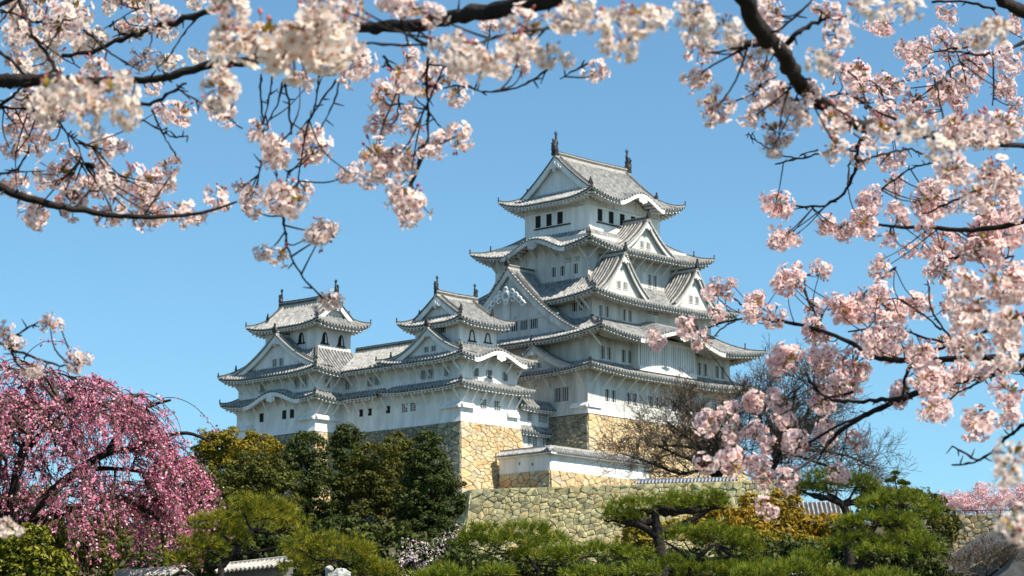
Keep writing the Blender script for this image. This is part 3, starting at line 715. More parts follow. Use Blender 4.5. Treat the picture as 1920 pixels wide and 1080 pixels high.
# low plastered wall with a tiled coping on its own stone footing
mw = cthing('plastered_wall', 'low white plastered wall with tiled coping turning a corner below the gate', 'plastered wall', -20, -14, -10)
mb = MB(); mb.box(-24.43, -7.4, -15.0, -14.3, -7.75, -5.75); mb.box(-24.43, -23.7, -14.3, -7.3, -7.75, -5.75); mb.build('wall', M['plaster'], mw)
mb = MB(); rg = MB(); ev = MB()
def coping(mb, rg, ev, side, ze, zr):
    S = side
    rows = bumps(0, S.L, .42)
    for (a0, h0, m), (a1, h1, _) in zip(rows[:-1], rows[1:]):
        t0 = 0 if S.wl == 0 else min(1, 0); q = []
        def pt(al, h, d):
            d2 = d
            return S.P(al, d2, ze + (zr - ze) * d / S.w + h)
        lim = lambda al: S.w if not S.wr else min(S.w, max(0, S.L - al))
        mb.quad(pt(a0, h0, 0), pt(a1, h1, 0), pt(a1, h1, lim(a1)), pt(a0, h0, lim(a0)), m)
        mb.quad(S.P(a0, 0, ze - .1), S.P(a1, 0, ze - .1), pt(a1, h1, 0), pt(a0, h0, 0), 2 if m == 0 else 3)
    ev.hexa([S.P(0, .1, ze - .25), S.P(S.L, .1, ze - .25), S.P(S.L, S.w, ze - .25), S.P(0, S.w, ze - .25)], [S.P(0, .08, ze - .1), S.P(S.L, .08, ze - .1), S.P(S.L, S.w, ze), S.P(0, S.w, ze)], 0)
coping(mb, rg, ev, Side('S', -25.0, -7.2, -15.65, -13.65, 1.0, 0, 0), -5.75, -5.15)
coping(mb, rg, ev, Side('W', -25.05, -23.1, -15.65, -7.2, 1.0, 0, 0), -5.75, -5.15)
coping(mb, rg, ev, Side('N', -24.0, -7.2, -15.65, -13.65, 1.0, 0, 0), -5.75, -5.15)
ro = mb.build('roof', [M['tile'], M['pan'], M['cap'], M['dark']], mw); ev.build('eave', M['plaster'], ro)
rg.sweep([(-24.2, -14.65, -5.15), (-7.2, -14.65, -5.15)], (0, .14, 0), -.05, .2, 1); rg.sweep([(-24.05, -14.8, -5.15), (-24.05, -7.2, -5.15)], (.14, 0, 0), -.05, .2, 1)
rg.build('ridge', [M['ridge'], M['ridge_light']], ro)
wk = (-24.43, -7.4, -15, -7.3)
wins(mw, 'W', wk, (-12.4,), -7.1, .28, .32, 'plain'); wins(mw, 'W', wk, (-10.4,), -6.9, .2, .35, 'plain')
stone_base('wall_footing', 'orange stone footing under the low white plastered wall', -24.5, 6, -15.1, -7.5, -7.75, 5, .95, .08, .01, 'SW')

def stone_run(name, label, A, B, H, cell, k1, k2, mt, ret=None, group=None):
    "free stone rampart from A to B (top line, facing the camera), with an optional return at A"
    A = Vector(A); B = Vector(B); t = thing(name, label, 'stone wall', (*((A + B) / 2).xy, min(A.z, B.z) - H), 0, group, o0=(*((A + B) / 2).xy, min(A.z, B.z) - H))
    d = (B - A); n = Vector((d.y, -d.x, 0)).normalized()
    mb = MB(); stone_face(mb, A, B, n, H, cell, k1, k2, 1, 0, (True, False)); mb.build('stone_face', [M[mt], M['gap']], t)
    if ret:
        C = A + Vector(ret); mb = MB(); d2 = (A - C).normalized(); n2 = Vector((d2.y, -d2.x, 0)).normalized()
        stone_face(mb, C, A, n2, H, cell, k1, k2, 0, 1, (False, True)); mb.build('stone_face', [M[mt], M['gap']], t)
    mb = MB(); q = Vector(ret) if ret else Vector((0, 12, 0)); e = Vector((0, 0, -.15))
    mb.hexa([A + e - Vector((0, 0, .5)), B + e - Vector((0, 0, .5)), B + q + e - Vector((0, 0, .5)), A + q + e - Vector((0, 0, .5))], [A + e, B + e, B + q + e, A + q + e]); mb.build('core', M['soil'], t)
    return t
ramp = stone_run('stone_rampart', 'broad lichen green stone rampart below the castle', at(884, 918, 290), at(1500, 898, 276), 14, .88, .13, .008, 'stone_green', (-6, 18, 0))
far = stone_run('far_stone_wall', 'pale stone wall with a thin railing at the right edge', at(1735, 966, 262), at(1990, 962, 255), 9, .85, .12, .008, 'stone_tan', (0, 14, 0))
mb = MB()
p0, p1 = at(1735, 966, 262), at(1990, 962, 255)
for i in range(31):
    p = p0.lerp(p1, i / 30); mb.tube([p + Vector((0, .5, 0)), p + Vector((0, .5, .45))], .03, 4)
mb.tube([p0 + Vector((0, .5, .42)), p1 + Vector((0, .5, .42))], .04, 4)
mb.build('railing', M['bronze'], far)

# tile capped parapet on the rampart
pa = thing('tiled_parapet', 'short low parapet capped with blue grey tiles on the stone rampart', 'parapet', o0=tuple(at(1290, 905, 284)), loc=at(1290, 905, 284))
A, B = at(1196, 909, 285), at(1382, 904, 282); mb = MB(); d = (B - A); L = d.length; d.normalize(); n = Vector((d.y, -d.x, 0))
mb.sweep([A + Vector((0, 0, -.3)), B + Vector((0, 0, -.3))], n * .25, -.4, .35, 1)
k = int(L / .36)
for i in range(k):
    p = A + d * (i + .5) * L / k
    for sg in (1, -1):
        mb.tube([p + n * sg * .62 + Vector((0, 0, .02)), p + n * sg * .1 + Vector((0, 0, .42))], .10, 6, 0)
for sg in (1, -1):
    a0 = A + n * sg * .6; b0 = B + n * sg * .6
    mb.quad(a0, b0, B + n * sg * .05 + Vector((0, 0, .38)), A + n * sg * .05 + Vector((0, 0, .38)), 2)
mb.sweep([A + Vector((0, 0, .4)), B + Vector((0, 0, .4))], n * .13, -.1, .17, 0)
mb.build('tile_coping', [mat('blue grey tiles', (.30, .33, .38), .6, (2, .7, 1.2)), M['plaster'], M['pan']], pa)

# small tiled roof behind the pines
hp = at(1535, 965, 262)
hs = thing('small_tiled_building', 'small low building with a grey tiled roof behind the pines', 'outbuilding', (hp.x, hp.y, hp.z - 4), 0, o0=(hp.x, hp.y, hp.z - 4))
mb = MB(); mb.box(hp.x - 2.6, hp.x + 2.6, hp.y + .6, hp.y + 4, hp.z - 14, hp.z - .1); mb.build('wall', M['plaster_old'], hs)
mb = MB(); S_ = Side('S', hp.x - 3.2, hp.x + 3.2, hp.y, hp.y + 4.4, 2.2, 0, 0); rg = MB(); ev = MB(); coping(mb, rg, ev, S_, hp.z, hp.z + 1.4)
coping(mb, rg, ev, Side('N', hp.x - 3.2, hp.x + 3.2, hp.y, hp.y + 4.4, 2.2, 0, 0), hp.z, hp.z + 1.4)
ro = mb.build('roof', [M['tile'], M['pan'], M['cap'], M['dark']], hs); ev.build('eave', M['plaster_old'], ro)

# ------------------------------------------------------------------ ground
def gz(x, y):
    t = min(1, max(0, (y - 120) / 165)); z = 21 * t * t * (3 - 2 * t)
    t2 = min(1, max(0, (y - 286) / 10)); z += 8.5 * t2
    t3 = min(1, max(0, (y - 420) / 300)); z *= 1 - t3 * t3 * (3 - 2 * t3)
    side = min(1, max(0, (abs(x) - 60) / 120)); return z * (1 - .8 * side)
gxs = sorted(set([-3000, -1200, -600, -350, -250] + list(range(-200, 201, 8)) + [250, 350, 600, 1200, 3000])); gys = sorted(set([-600, -200, -60] + list(range(-20, 285, 8)) + [284, 286, 290, 294, 297] + list(range(304, 430, 10)) + list(range(430, 760, 30)) + [900, 1500, 4000]))
mb = MB(); idx = [[mb.vert((x, y, gz(x, y) + (random.uniform(-.12, .12) if 90 < y < 280 else 0))) for x in gxs] for y in gys]
for j in range(len(gys) - 1):
    for i in range(len(gxs) - 1): mb.face((idx[j][i], idx[j][i + 1], idx[j + 1][i + 1], idx[j + 1][i]))
tag(mb.build('ground', M['soil'], None, smooth=True), kind='structure')

# ------------------------------------------------------------------ vegetation
LEAF = {
 'dark': mat('dark leaves', (0, 0, 0), .6, island=[(.015, .027, .007), (.04, .06, .011), (.085, .10, .015), (.025, .042, .01)], trans=.15),
 'olive': mat('olive leaves', (0, 0, 0), .6, island=[(.025, .035, .007), (.07, .08, .012), (.12, .115, .016), (.05, .06, .01)], trans=.2),
 'brown': mat('bronze green leaves', (0, 0, 0), .6, island=[(.025, .035, .008), (.07, .085, .013), (.17, .13, .016), (.05, .065, .01), (.09, .095, .014)], trans=.2),
 'ochre': mat('golden leaves', (0, 0, 0), .6, island=[(.14, .13, .012), (.30, .21, .015), (.22, .18, .015), (.10, .11, .012), (.36, .23, .018)], trans=.25),
 'orange': mat('rusty golden leaves', (0, 0, 0), .6, island=[(.24, .15, .012), (.42, .24, .016), (.13, .12, .012), (.34, .20, .014)], trans=.25),
 'yellowgreen': mat('yellow green leaves', (0, 0, 0), .5, island=[(.05, .07, .008), (.15, .16, .012), (.25, .23, .02), (.09, .11, .01)], trans=.2),
 'pine': mat('pine needles', (0, 0, 0), .55, island=[(.06, .10, .010), (.16, .21, .016), (.28, .32, .025), (.10, .15, .012)], trans=.2),
 'pine_gold': mat('golden pine needles', (0, 0, 0), .55, island=[(.09, .11, .010), (.24, .24, .016), (.40, .33, .025), (.14, .17, .014)], trans=.2),
 'pine_dark': mat('dark pine needles', (0, 0, 0), .55, island=[(.03, .06, .008), (.10, .14, .014), (.17, .20, .020), (.06, .09, .01)], trans=.2),
 'weeping': mat('deep pink weeping blossom', (0, 0, 0), .7, island=[(.58, .13, .25), (.76, .32, .43), (.38, .055, .15), (.92, .64, .70), (.66, .20, .32), (.50, .09, .20)], trans=.3),
 'palepink': mat('pale pink far blossom', (0, 0, 0), .7, island=[(.75, .48, .50), (.82, .62, .62), (.66, .36, .40), (.80, .56, .57)], trans=.3),
 'whitepink': mat('white pink small blossom', (0, 0, 0), .7, island=[(.78, .60, .62), (.85, .76, .75), (.62, .36, .42)], trans=.3),
}
def unit(v): return v / np.maximum(np.linalg.norm(v, axis=1, keepdims=True), 1e-9)
def leaf_quads(P, N, size, asp=1.7):
    "diamond leaves at P facing roughly N"
    n = len(P); N = unit(N + rng.normal(0, .55, (n, 3))); a = unit(np.cross(N, rng.normal(0, 1, (n, 3)))); b = np.cross(N, a)
    s = size * rng.uniform(.6, 1.3, (n, 1)); a = a * s * asp * .5; b = b * s * .5
    V = np.stack([P - a, P - b * .8 + N * s * .08, P + a, P + b * .8 + N * s * .08], 1).reshape(-1, 3)
    return V, np.arange(n * 4).reshape(n, 4)
def crown_leaves(blobs, Y, leaf, per, clump, fill=1.0, dy=.8):
    "leaf clumps spread through ellipsoids given in photo pixels at distance Y"
    Ps, Ns = [], []
    for bl in blobs:
        x, y, rx, ry = bl[:4]; off = bl[4] if len(bl) > 4 else 0
        c = np.array(at(x, y, Y + off)); r = np.array([rx * Y / FPX, max(rx, ry) * dy * Y / FPX, ry * Y / FPX])
        k = max(6, int(fill * 9 * (r[0] * r[2] + r[0] * r[1] + r[1] * r[2]) / (clump * clump * 3)))
        d = unit(rng.normal(0, 1, (k, 3))); rad = rng.uniform(.55, 1.0, (k, 1)) ** .6
        cc = c + d * r * rad + rng.normal(0, clump * .35, (k, 3))
        m = rng.integers(int(per * .6), int(per * 1.4), k)
        for q, n_, dd in zip(cc, m, d):
            e = unit(rng.normal(0, 1, (n_, 3)) + np.array([0, 0, .35]) + dd * .5); rr = clump * rng.uniform(.5, 1.15) * rng.uniform(.55, 1.0, (n_, 1))
            Ps.append(q + e * rr * np.array([1.15, 1.15, .8])); Ns.append(e + np.array([0, 0, .35]))
    return leaf_quads(np.concatenate(Ps), np.concatenate(Ns), leaf)
def trunk_of(mb, base, top, r0, r1, wob=.15, n=7, sides=8):
    base, top = Vector(base), Vector(top); L = (top - base).length; pts = []; rad = []
    for i in range(n + 1):
        t = i / n; w = wob * L * .12 * math.sin(t * 5 + base.x) * t
        pts.append(base.lerp(top, t) + Vector((w, w * .5, 0))); rad.append(r0 + (r1 - r0) * t + (r0 * .35 if i == 0 else 0))
    mb.tube(pts, rad, sides); return pts
def tree(name, label, cat, Y, blobs, kind, leaf=.3, per=26, clump=.7, group=None, fill=1.0, base=None, bark='bark_brown'):
    xs = [b[0] for b in blobs]; ys = [b[1] for b in blobs]; cx = base if base is not None else sum(xs) / len(xs)
    c = at(cx, sum(ys) / len(ys), Y); g = gz(c.x, c.y)
    t = thing(name, label, cat, (c.x, c.y, g), 0, group, o0=(c.x, c.y, g)); o0 = np.array([c.x, c.y, g])
    tops = at(cx, min(ys), Y); H = max(1.0, tops.z - g); mb = MB()
    pts = trunk_of(mb, (c.x, c.y, g - .3), (c.x + .1, c.y, g + H * .9), .035 * H + .05, .02 * H ** .5, .3)
    tk = mb.build('trunk', M[bark], t, smooth=True)
    mb = MB()
    for bl in blobs:
        q = at(bl[0], bl[1], Y + (bl[4] if len(bl) > 4 else 0)); s = min(pts, key=lambda p: (p - (q - Vector((0, 0, 1)))).length)
        m = s.lerp(q, .5) + Vector((0, 0, -.2)); mb.tube([s, m, q], [.02 * H ** .8 + .02, .012 * H ** .8 + .015, .02], 6)
    mb.build('branches', M[bark], t, smooth=True)
    V, F = crown_leaves(blobs, Y, leaf, per, clump, fill); npmesh('crown', V - o0, F, LEAF[kind], t)
    return t

# trees on the castle slope, far to near
G1_ = 'trees on the slope below the castle'
tree('golden_tree', 'golden yellow broadleaf tree below the leftmost castle tower', 'tree', 272, [(440, 838, 50, 38), (482, 852, 45, 34), (400, 848, 34, 26), (505, 885, 45, 40), (450, 890, 60, 45), (380, 830, 20, 16)], 'ochre', .2, 64, .75, G1_)
tree('dark_tree', 'dark rounded evergreen rising against the white northwest tower', 'tree', 262, [(576, 845, 36, 36), (560, 890, 55, 50), (600, 940, 48, 60), (585, 990, 50, 50)], 'dark', .18, 70, .7, G1_)
tree('olive_tree', 'olive green evergreen between the golden tree and the dark rounded one', 'tree', 256, [(480, 885, 46, 36), (430, 925, 60, 50), (515, 930, 46, 60), (470, 985, 70, 50)], 'olive', .19, 66, .75, G1_)
tree('small_green_tree', 'small bright green tree peeping up against the gallery wall', 'tree', 272, [(655, 820, 26, 18), (650, 848, 34, 28), (660, 890, 30, 40)], 'dark', .18, 64, .6, G1_)
tree('bronze_tree', 'bronze green evergreen in the middle of the slope below the gallery', 'tree', 262, [(712, 862, 46, 28), (676, 905, 44, 38), (735, 925, 52, 44), (700, 975, 60, 50)], 'brown', .18, 66, .7, G1_)
tree('bronze_tree', 'narrow bronze green tree just left of the dark conical conifer', 'tree', 268, [(746, 834, 26, 22), (755, 870, 34, 30), (750, 915, 40, 40)], 'brown', .18, 66, .6, G1_)
tree('conifer_tree', 'dark conical conifer beside the orange stone corner', 'tree', 254, [(803, 838, 22, 24), (800, 870, 42, 28), (812, 905, 50, 34), (806, 950, 62, 42), (800, 995, 66, 44)], 'dark', .17, 80, .6, G1_)
tree('dark_tree', 'deep shaded evergreen low behind the small pinkish cherry', 'tree', 235, [(720, 1035, 80, 50), (640, 1020, 60, 50), (830, 1050, 60, 45), (560, 1045, 70, 50)], 'dark', .3, 26, .7, G1_)
tree('olive_tree', 'olive evergreen glimpsed behind the weeping cherry', 'tree', 225, [(330, 920, 60, 60), (390, 960, 60, 60), (270, 990, 80, 60), (350, 1040, 80, 50)], 'olive', .3, 26, .75, G1_)
tree('golden_tree', 'golden tree behind the lower left of the weeping cherry', 'tree', 215, [(150, 1000, 80, 50), (60, 960, 70, 50), (230, 1050, 90, 50), (80, 1050, 80, 50)], 'brown', .3, 26, .75, G1_)
G2_ = 'golden shrubs among the pines'
tree('golden_shrub', 'broad golden shrub behind the central pine and below the rampart', 'shrub', 125, [(1350, 975, 50, 24), (1395, 985, 40, 30), (1420, 1010, 40, 35), (1320, 995, 40, 22)], 'orange', .13, 30, .32, G2_)
tree('golden_shrub', 'small golden shrub at the top right of the rampart wall', 'shrub', 135, [(1404, 944, 20, 12), (1470, 945, 34, 20), (1440, 955, 24, 18)], 'orange', .13, 30, .3, G2_)
tree('golden_shrub', 'yellow green shrub under the left arm of the central pine', 'shrub', 120, [(1195, 1008, 30, 24), (1222, 1022, 20, 20), (1250, 992, 18, 14)], 'ochre', .13, 30, .28, G2_)
tree('golden_shrub', 'rusty orange shrub in front of the small tiled building', 'shrub', 118, [(1510, 982, 32, 16), (1550, 988, 36, 18), (1480, 1010, 40, 40), (1540, 1020, 40, 30)], 'orange', .13, 30, .3, G2_)
tree('golden_shrub', 'golden shrub topping the layered pine beside the bonsai shaped tree', 'shrub', 130, [(1720, 950, 50, 26), (1660, 935, 36, 18), (1750, 985, 45, 40), (1640, 950, 30, 25)], 'brown', .13, 30, .3, G2_)
tree('golden_shrub', 'golden leafed shrub low between the front pines on the right', 'shrub', 115, [(1440, 1025, 50, 30), (1500, 1035, 46, 26), (1400, 1050, 50, 26), (1590, 1050, 60, 30)], 'ochre', .13, 30, .32, G2_)
tree('dark_shrub', 'dark evergreen hedge under the big layered pine', 'shrub', 100, [(1640, 1060, 80, 40), (1720, 1050, 50, 40), (1560, 1070, 60, 30), (1600, 1015, 40, 30)], 'dark', .13, 34, .3)
tree('dark_shrub', 'dark shaded evergreen shrub mass between the front pines', 'shrub', 110, [(1480, 1060, 90, 45), (1330, 1065, 100, 35), (1180, 1075, 100, 30), (1740, 1045, 50, 40)], 'dark', .13, 30, .3)
tree('dark_shrub', 'dark evergreen thicket behind the golden pines at lower left', 'shrub', 100, [(430, 1050, 90, 40), (560, 1060, 90, 36), (330, 1070, 80, 30), (660, 1075, 80, 36), (500, 1010, 60, 30)], 'dark', .13, 34, .3)
tree('dark_shrub', 'dark evergreen shrub at the foot of the rampart corner', 'shrub', 105, [(870, 1065, 60, 30), (930, 1075, 60, 25), (1020, 1070, 90, 22)], 'dark', .13, 30, .3)
tree('yellow_green_bush', 'clipped yellow green bush in the bottom left corner', 'bush', 42, [(35, 1030, 62, 42), (85, 1065, 50, 35), (10, 1075, 60, 40)], 'yellowgreen', .055, 34, .11)
tree('small_cherry', 'small pinkish white cherry in front of the dark trees', 'cherry tree', 150, [(775, 1030, 22, 24), (768, 1062, 36, 26), (795, 1055, 28, 30)], 'whitepink', .09, 9, .35, fill=.55, bark='bark')
tree('small_cherry', 'wispy white cherry spray at the foot of the rampart corner', 'cherry tree', 160, [(846, 1005, 14, 12), (832, 1022, 18, 10), (855, 990, 10, 8)], 'whitepink', .09, 9, .35, fill=.55, bark='bark')
tree('far_cherry', 'pale pink cherry in full bloom behind the far stone wall', 'cherry tree', 300, [(1860, 932, 46, 24), (1830, 948, 50, 18), (1800, 942, 34, 16)], 'palepink', .15, 40, .7, 'far cherries behind the wall', fill=.8, bark='bark')
tree('far_cherry', 'pale pink cherry at the right edge behind the far wall', 'cherry tree', 292, [(1905, 925, 34, 28), (1940, 935, 40, 30), (1885, 945, 34, 16)], 'palepink', .15, 40, .7, 'far cherries behind the wall', fill=.8, bark='bark')
tree('far_cherry', 'thin pale pink cherry just right of the bonsai shaped tree', 'cherry tree', 305, [(1755, 942, 34, 16), (1725, 945, 24, 12), (1780, 935, 20, 12)], 'palepink', .15, 22, .7, 'far cherries behind the wall', fill=.5, bark='bark')

# pines with layered needle pads
def needle_pad(t, o0, Y, x, y, rx, ry, kind, off=0, L=.18, dens=1.15, wd=.012, dyr=.75):
    c = np.array(at(x, y, Y + off)); r = np.array([rx, rx * dyr, ry * 1.6]) * Y / FPX
    n = int(dens * 60 * (r[0] * r[1] * 3.2 + r[0] * r[2] * 3))
    n = max(60, min(n, 3200)) 
    d = unit(rng.normal(0, 1, (n, 3))); d[:, 2] = np.where(d[:, 2] < -.45, -d[:, 2] * .7, d[:, 2])
    lump = .80 + .30 * np.sin(d[:, :1] * 7 + x) * np.cos(d[:, 1:2] * 6 + y)
    P = c + d * r * lump * rng.uniform(.75, 1.03, (n, 1))
    A = unit(d * np.array([.8, .8, .5]) + np.array([0, 0, .75]) + rng.normal(0, .25, (n, 3)))
    k = 20; P = np.repeat(P, k, 0); A = np.repeat(A, k, 0); m = len(P)
    D = unit(A * .9 + rng.normal(0, .5, (m, 3))); S = unit(np.cross(D, rng.normal(0, 1, (m, 3)))) * wd
    ln = L * rng.uniform(.6, 1.2, (m, 1)); B = P + D * ln * .12
    V = np.stack([B - S * .5, B + S * .5, P + D * ln], 1).reshape(-1, 3) - o0
    mi = np.repeat(rng.choice(3, n, p=(.62, .26, .12)), k)
    return npmesh('foliage_pad', V, np.arange(m * 3).reshape(m, 3), [LEAF[kind], LEAF['pine_dark'], LEAF['pine_gold']], t, midx=mi)
def pine(name, label, Y, pads, kind, trunk, group='garden pines', limbs=(), thick=14, **kw):
    b = at(trunk[0][0], trunk[0][1], Y); g = gz(b.x, b.y); o0 = np.array([b.x, b.y, g])
    t = thing(name, label, 'pine tree', (b.x, b.y, g), 0, group, o0=(b.x, b.y, g)); mb = MB(); m = Y / FPX
    pts = [Vector((b.x + .15, b.y, g - .2)), Vector((b.x - .05, b.y, (g + b.z) / 2))] + [at(x, y, Y) for x, y in trunk]
    n = len(pts); mb.tube(smooth_pts(pts, 3), np.linspace(thick * m * .6, thick * m * .25, (n - 1) * 3 + 1), 9); mb.build('trunk', M['bark'], t, smooth=True)
    mb = MB()
    for lb in limbs: q = smooth_pts([at(x, y, Y) for x, y in lb], 3); mb.tube(q, np.linspace(thick * m * .33, thick * m * .1, len(q)), 7)
    for p in pads:
        q = at(p[0], p[1] + p[3] * .3, Y + (p[4] if len(p) > 4 else 0)); s = min(pts[1:], key=lambda a: (a - q).length + (5 if a.z > q.z else 0) * 0)
        mid = s.lerp(q, .55) + Vector((0, 0, -.12)); mb.tube([s, mid, q], [thick * m * .25, thick * m * .16, thick * m * .06], 6)
        for _ in range(7):
            e = q + Vector((random.uniform(-.8, .8) * p[2] * m, random.uniform(-.5, .5) * p[2] * m, random.uniform(-.1, .4) * p[3] * m)); mb.tube([q, q.lerp(e, .5) + Vector((0, 0, -.05)), e], [thick * m * .07, thick * m * .05, .01], 4)
    mb.build('branches', M['bark'], t, smooth=True)
    for p in pads: needle_pad(t, o0, Y, p[0], p[1], p[2], p[3], kind, p[4] if len(p) > 4 else 0, **kw)
    return t
def smooth_pts(P, k):
    "Catmull-Rom through P, k steps a segment"
    P = [Vector(p) for p in P]; Q = [P[0] * 2 - P[1]] + P + [P[-1] * 2 - P[-2]]; out = []
    for i in range(1, len(Q) - 2):
        a, b, c, d = Q[i - 1], Q[i], Q[i + 1], Q[i + 2]
        for j in range(k):
            t = j / k; out.append(.5 * ((2 * b) + (c - a) * t + (2 * a - 5 * b + 4 * c - d) * t * t + (3 * b - a - 3 * c + d) * t ** 3))
    out.append(P[-1]); return out
pine('pine_tree', 'golden green pine with a crooked dark trunk in the lower left', 62, [(410, 985, 62, 18), (500, 965, 64, 24), (545, 985, 34, 16), (375, 1035, 56, 26), (440, 1015, 40, 20), (470, 985, 60, 18, 1), (345, 1058, 40, 18), (455, 948, 40, 12)], 'pine_gold', [(413, 1090), (420, 1060), (450, 1020), (475, 995)], limbs=[[(425, 1050), (390, 1030), (350, 1020)], [(430, 1040), (480, 1035), (540, 1020)]])
pine('pine_tree', 'golden tipped pine above the white carving at the bottom', 57, [(560, 1025, 40, 22), (620, 1028, 50, 20), (672, 1042, 34, 24), (690, 1068, 26, 26), (590, 1050, 60, 18, .6), (560, 1072, 40, 18), (720, 1080, 30, 16)], 'pine_gold', [(640, 1110), (640, 1075), (635, 1050)], thick=11)
pine('pine_tree', 'low spreading green pine in front of the rampart', 55, [(905, 1005, 48, 15), (985, 998, 60, 13), (960, 1022, 70, 13), (1040, 1020, 50, 12, 1), (880, 1018, 34, 12), (1010, 1046, 80, 11), (1110, 1038, 80, 12), (1185, 1042, 46, 12), (1110, 1080, 60, 10, -1), (930, 1076, 40, 9, -1), (1200, 1074, 44, 12, -1)], 'pine', [(1010, 1100), (1000, 1060), (980, 1035)], thick=10)
pine('pine_tree', 'flat topped pine with a forked black trunk against the rampart', 70, [(1165, 962, 42, 22), (1180, 982, 34, 10, .5), (1262, 958, 40, 12, .8), (1205, 950, 38, 17), (1262, 944, 42, 17), (1320, 942, 52, 17), (1352, 948, 26, 12), (1148, 972, 24, 13), (1290, 955, 60, 13, 1), (1195, 972, 36, 12, .6)], 'pine', [(1240, 1075), (1238, 1040), (1234, 1005), (1229, 975), (1228, 952)], limbs=[[(1234, 1008), (1210, 990), (1180, 978), (1160, 972)], [(1232, 1000), (1270, 988), (1310, 968), (1340, 950)]], thick=27)
pine('pine_tree', 'arching pine with a dark hollow right of the forked trunk', 64, [(1280, 1008, 44, 16), (1335, 1003, 54, 17), (1390, 1015, 36, 20), (1412, 1040, 22, 26), (1262, 1062, 44, 18), (1320, 1072, 60, 14), (1385, 1070, 46, 16), (1440, 1072, 46, 16)], 'pine', [(1290, 1110), (1295, 1060), (1315, 1040), (1340, 1020)], limbs=[[(1300, 1055), (1270, 1030), (1245, 1015)], [(1310, 1050), (1360, 1045), (1405, 1040)]], thick=13)
pine('pine_tree', 'big layered pine with broad flat shelves on the right', 60, [(1640, 950, 44, 13, .5), (1590, 985, 36, 11), (1685, 940, 62, 15), (1650, 980, 80, 15), (1700, 992, 44, 12, .6), (1600, 1020, 66, 14), (1690, 1022, 78, 16), (1740, 1035, 34, 14), (1520, 1050, 42, 13), (1650, 1038, 60, 10, -.6), (1740, 965, 34, 20, 1)], 'pine', [(1614, 1095), (1614, 1060), (1625, 1015), (1650, 970), (1665, 950)], limbs=[[(1614, 1062), (1570, 1068), (1530, 1062)], [(1614, 1060), (1670, 1066), (1720, 1058)]], thick=17)
pine('pine_tree', 'umbrella shaped pine standing against the sky beside the bare tree', 75, [(1545, 900, 50, 14), (1605, 908, 46, 16), (1622, 918, 30, 13), (1500, 915, 24, 10), (1520, 922, 34, 12), (1570, 915, 50, 12, 1), (1632, 926, 18, 8)], 'pine_dark', [(1592, 985), (1589, 965), (1578, 945), (1562, 932)], limbs=[[(1580, 948), (1605, 938), (1620, 925)], [(1575, 942), (1540, 930), (1515, 925)]], thick=20)
pine('pine_tree', 'low green pine at the bottom edge under the golden shrubs', 50, [(1490, 1072, 60, 15), (1420, 1082, 60, 12), (1560, 1085, 60, 12), (1660, 1090, 70, 14)], 'pine', [(1490, 1120), (1490, 1085)], thick=9)
pine('pine_tree', 'clipped green pine edge at the bottom beside the small cherry', 48, [(840, 1082, 50, 14), (800, 1090, 40, 12)], 'pine', [(830, 1130), (830, 1090)], thick=9)
pine('bonsai_tree', 'tiny cloud pruned pine silhouetted against the sky on the right', 230, [(1679, 888, 7, 2.2), (1668, 902, 10, 2.6), (1690, 906, 8, 4), (1700, 908, 7, 2.4), (1696, 917, 7, 2.2), (1693, 924, 9, 2.6), (1678, 897, 4, 1.6), (1670, 920, 5, 2)], 'pine_dark', [(1684, 935), (1682, 918), (1679, 905), (1679, 890)], None, thick=4, L=.2, wd=.05, dens=2.0)

# bare winter trees
def grow(mb, p, d, L, r, depth, spread, up, tw):
    n = 3; pts = [p]; dd = d.normalized()
    for i in range(n):
        dd = (dd + Vector((random.gauss(0, .22), random.gauss(0, .22), random.gauss(0, .18) + up * .12))).normalized(); pts.append(pts[-1] + dd * L / n)
    r1 = max(r * .62, tw); mb.tube(pts, [r + (r1 - r) * i / n for i in range(n + 1)], 6 if r > .1 else 3)
    if depth <= 0: return
    k = random.choice((3, 3, 4)) if depth > 1 else 4
    for i in range(k):
        q = pts[-1] if i < 2 else pts[random.choice((1, 2))]
        ax = Vector((random.gauss(0, 1), random.gauss(0, 1), random.gauss(0, 1))).cross(dd).normalized()
        e = (dd + ax * random.uniform(.35, 1.0) * spread + Vector((0, 0, up * .15))).normalized()
        grow(mb, q, e, L * random.uniform(.62, .85), r1 * random.uniform(.6, .85), depth - 1, spread, up, tw)
def bare_tree(name, label, Y, limbs, depth=5, L0=2.2, r0=.3, tw=.022, mt='twig_brown', base=None, up=.5, spread=1.0, group='bare trees by the castle'):
    b = at(base[0], base[1], Y); g = gz(b.x, b.y); g = min(g, b.z - .3)
    t = thing(name, label, 'tree', (b.x, b.y, g), 0, group, o0=(b.x, b.y, g)); mb = MB(); tb = MB()
    tb.tube([Vector((b.x, b.y, g - .3)), b], [r0 * 1.3, r0], 8)
    for lb in limbs:
        P = smooth_pts([b] + [at(x, y, Y + random.uniform(-1.5, 1.5)) for x, y in lb], 3); R_ = np.linspace(r0 * .8, r0 * .3, len(P)); tb.tube(P, R_, 6)
        for i in range(2, len(P)):
            for _ in range(3 if i < len(P) - 1 else 5):
                d = (P[i] - P[i - 1]).normalized() + Vector((random.gauss(0, .7), random.gauss(0, .7), random.gauss(0, .6) + up * .5))
                grow(mb, P[i], d, L0 * random.uniform(.6, 1.0), R_[i] * .55, depth - 1 if i < len(P) - 1 else depth - 1, spread, up, tw)
    tb.build('trunk', M['bark'], t, smooth=True); mb.build('twigs', M[mt], t)
    return t
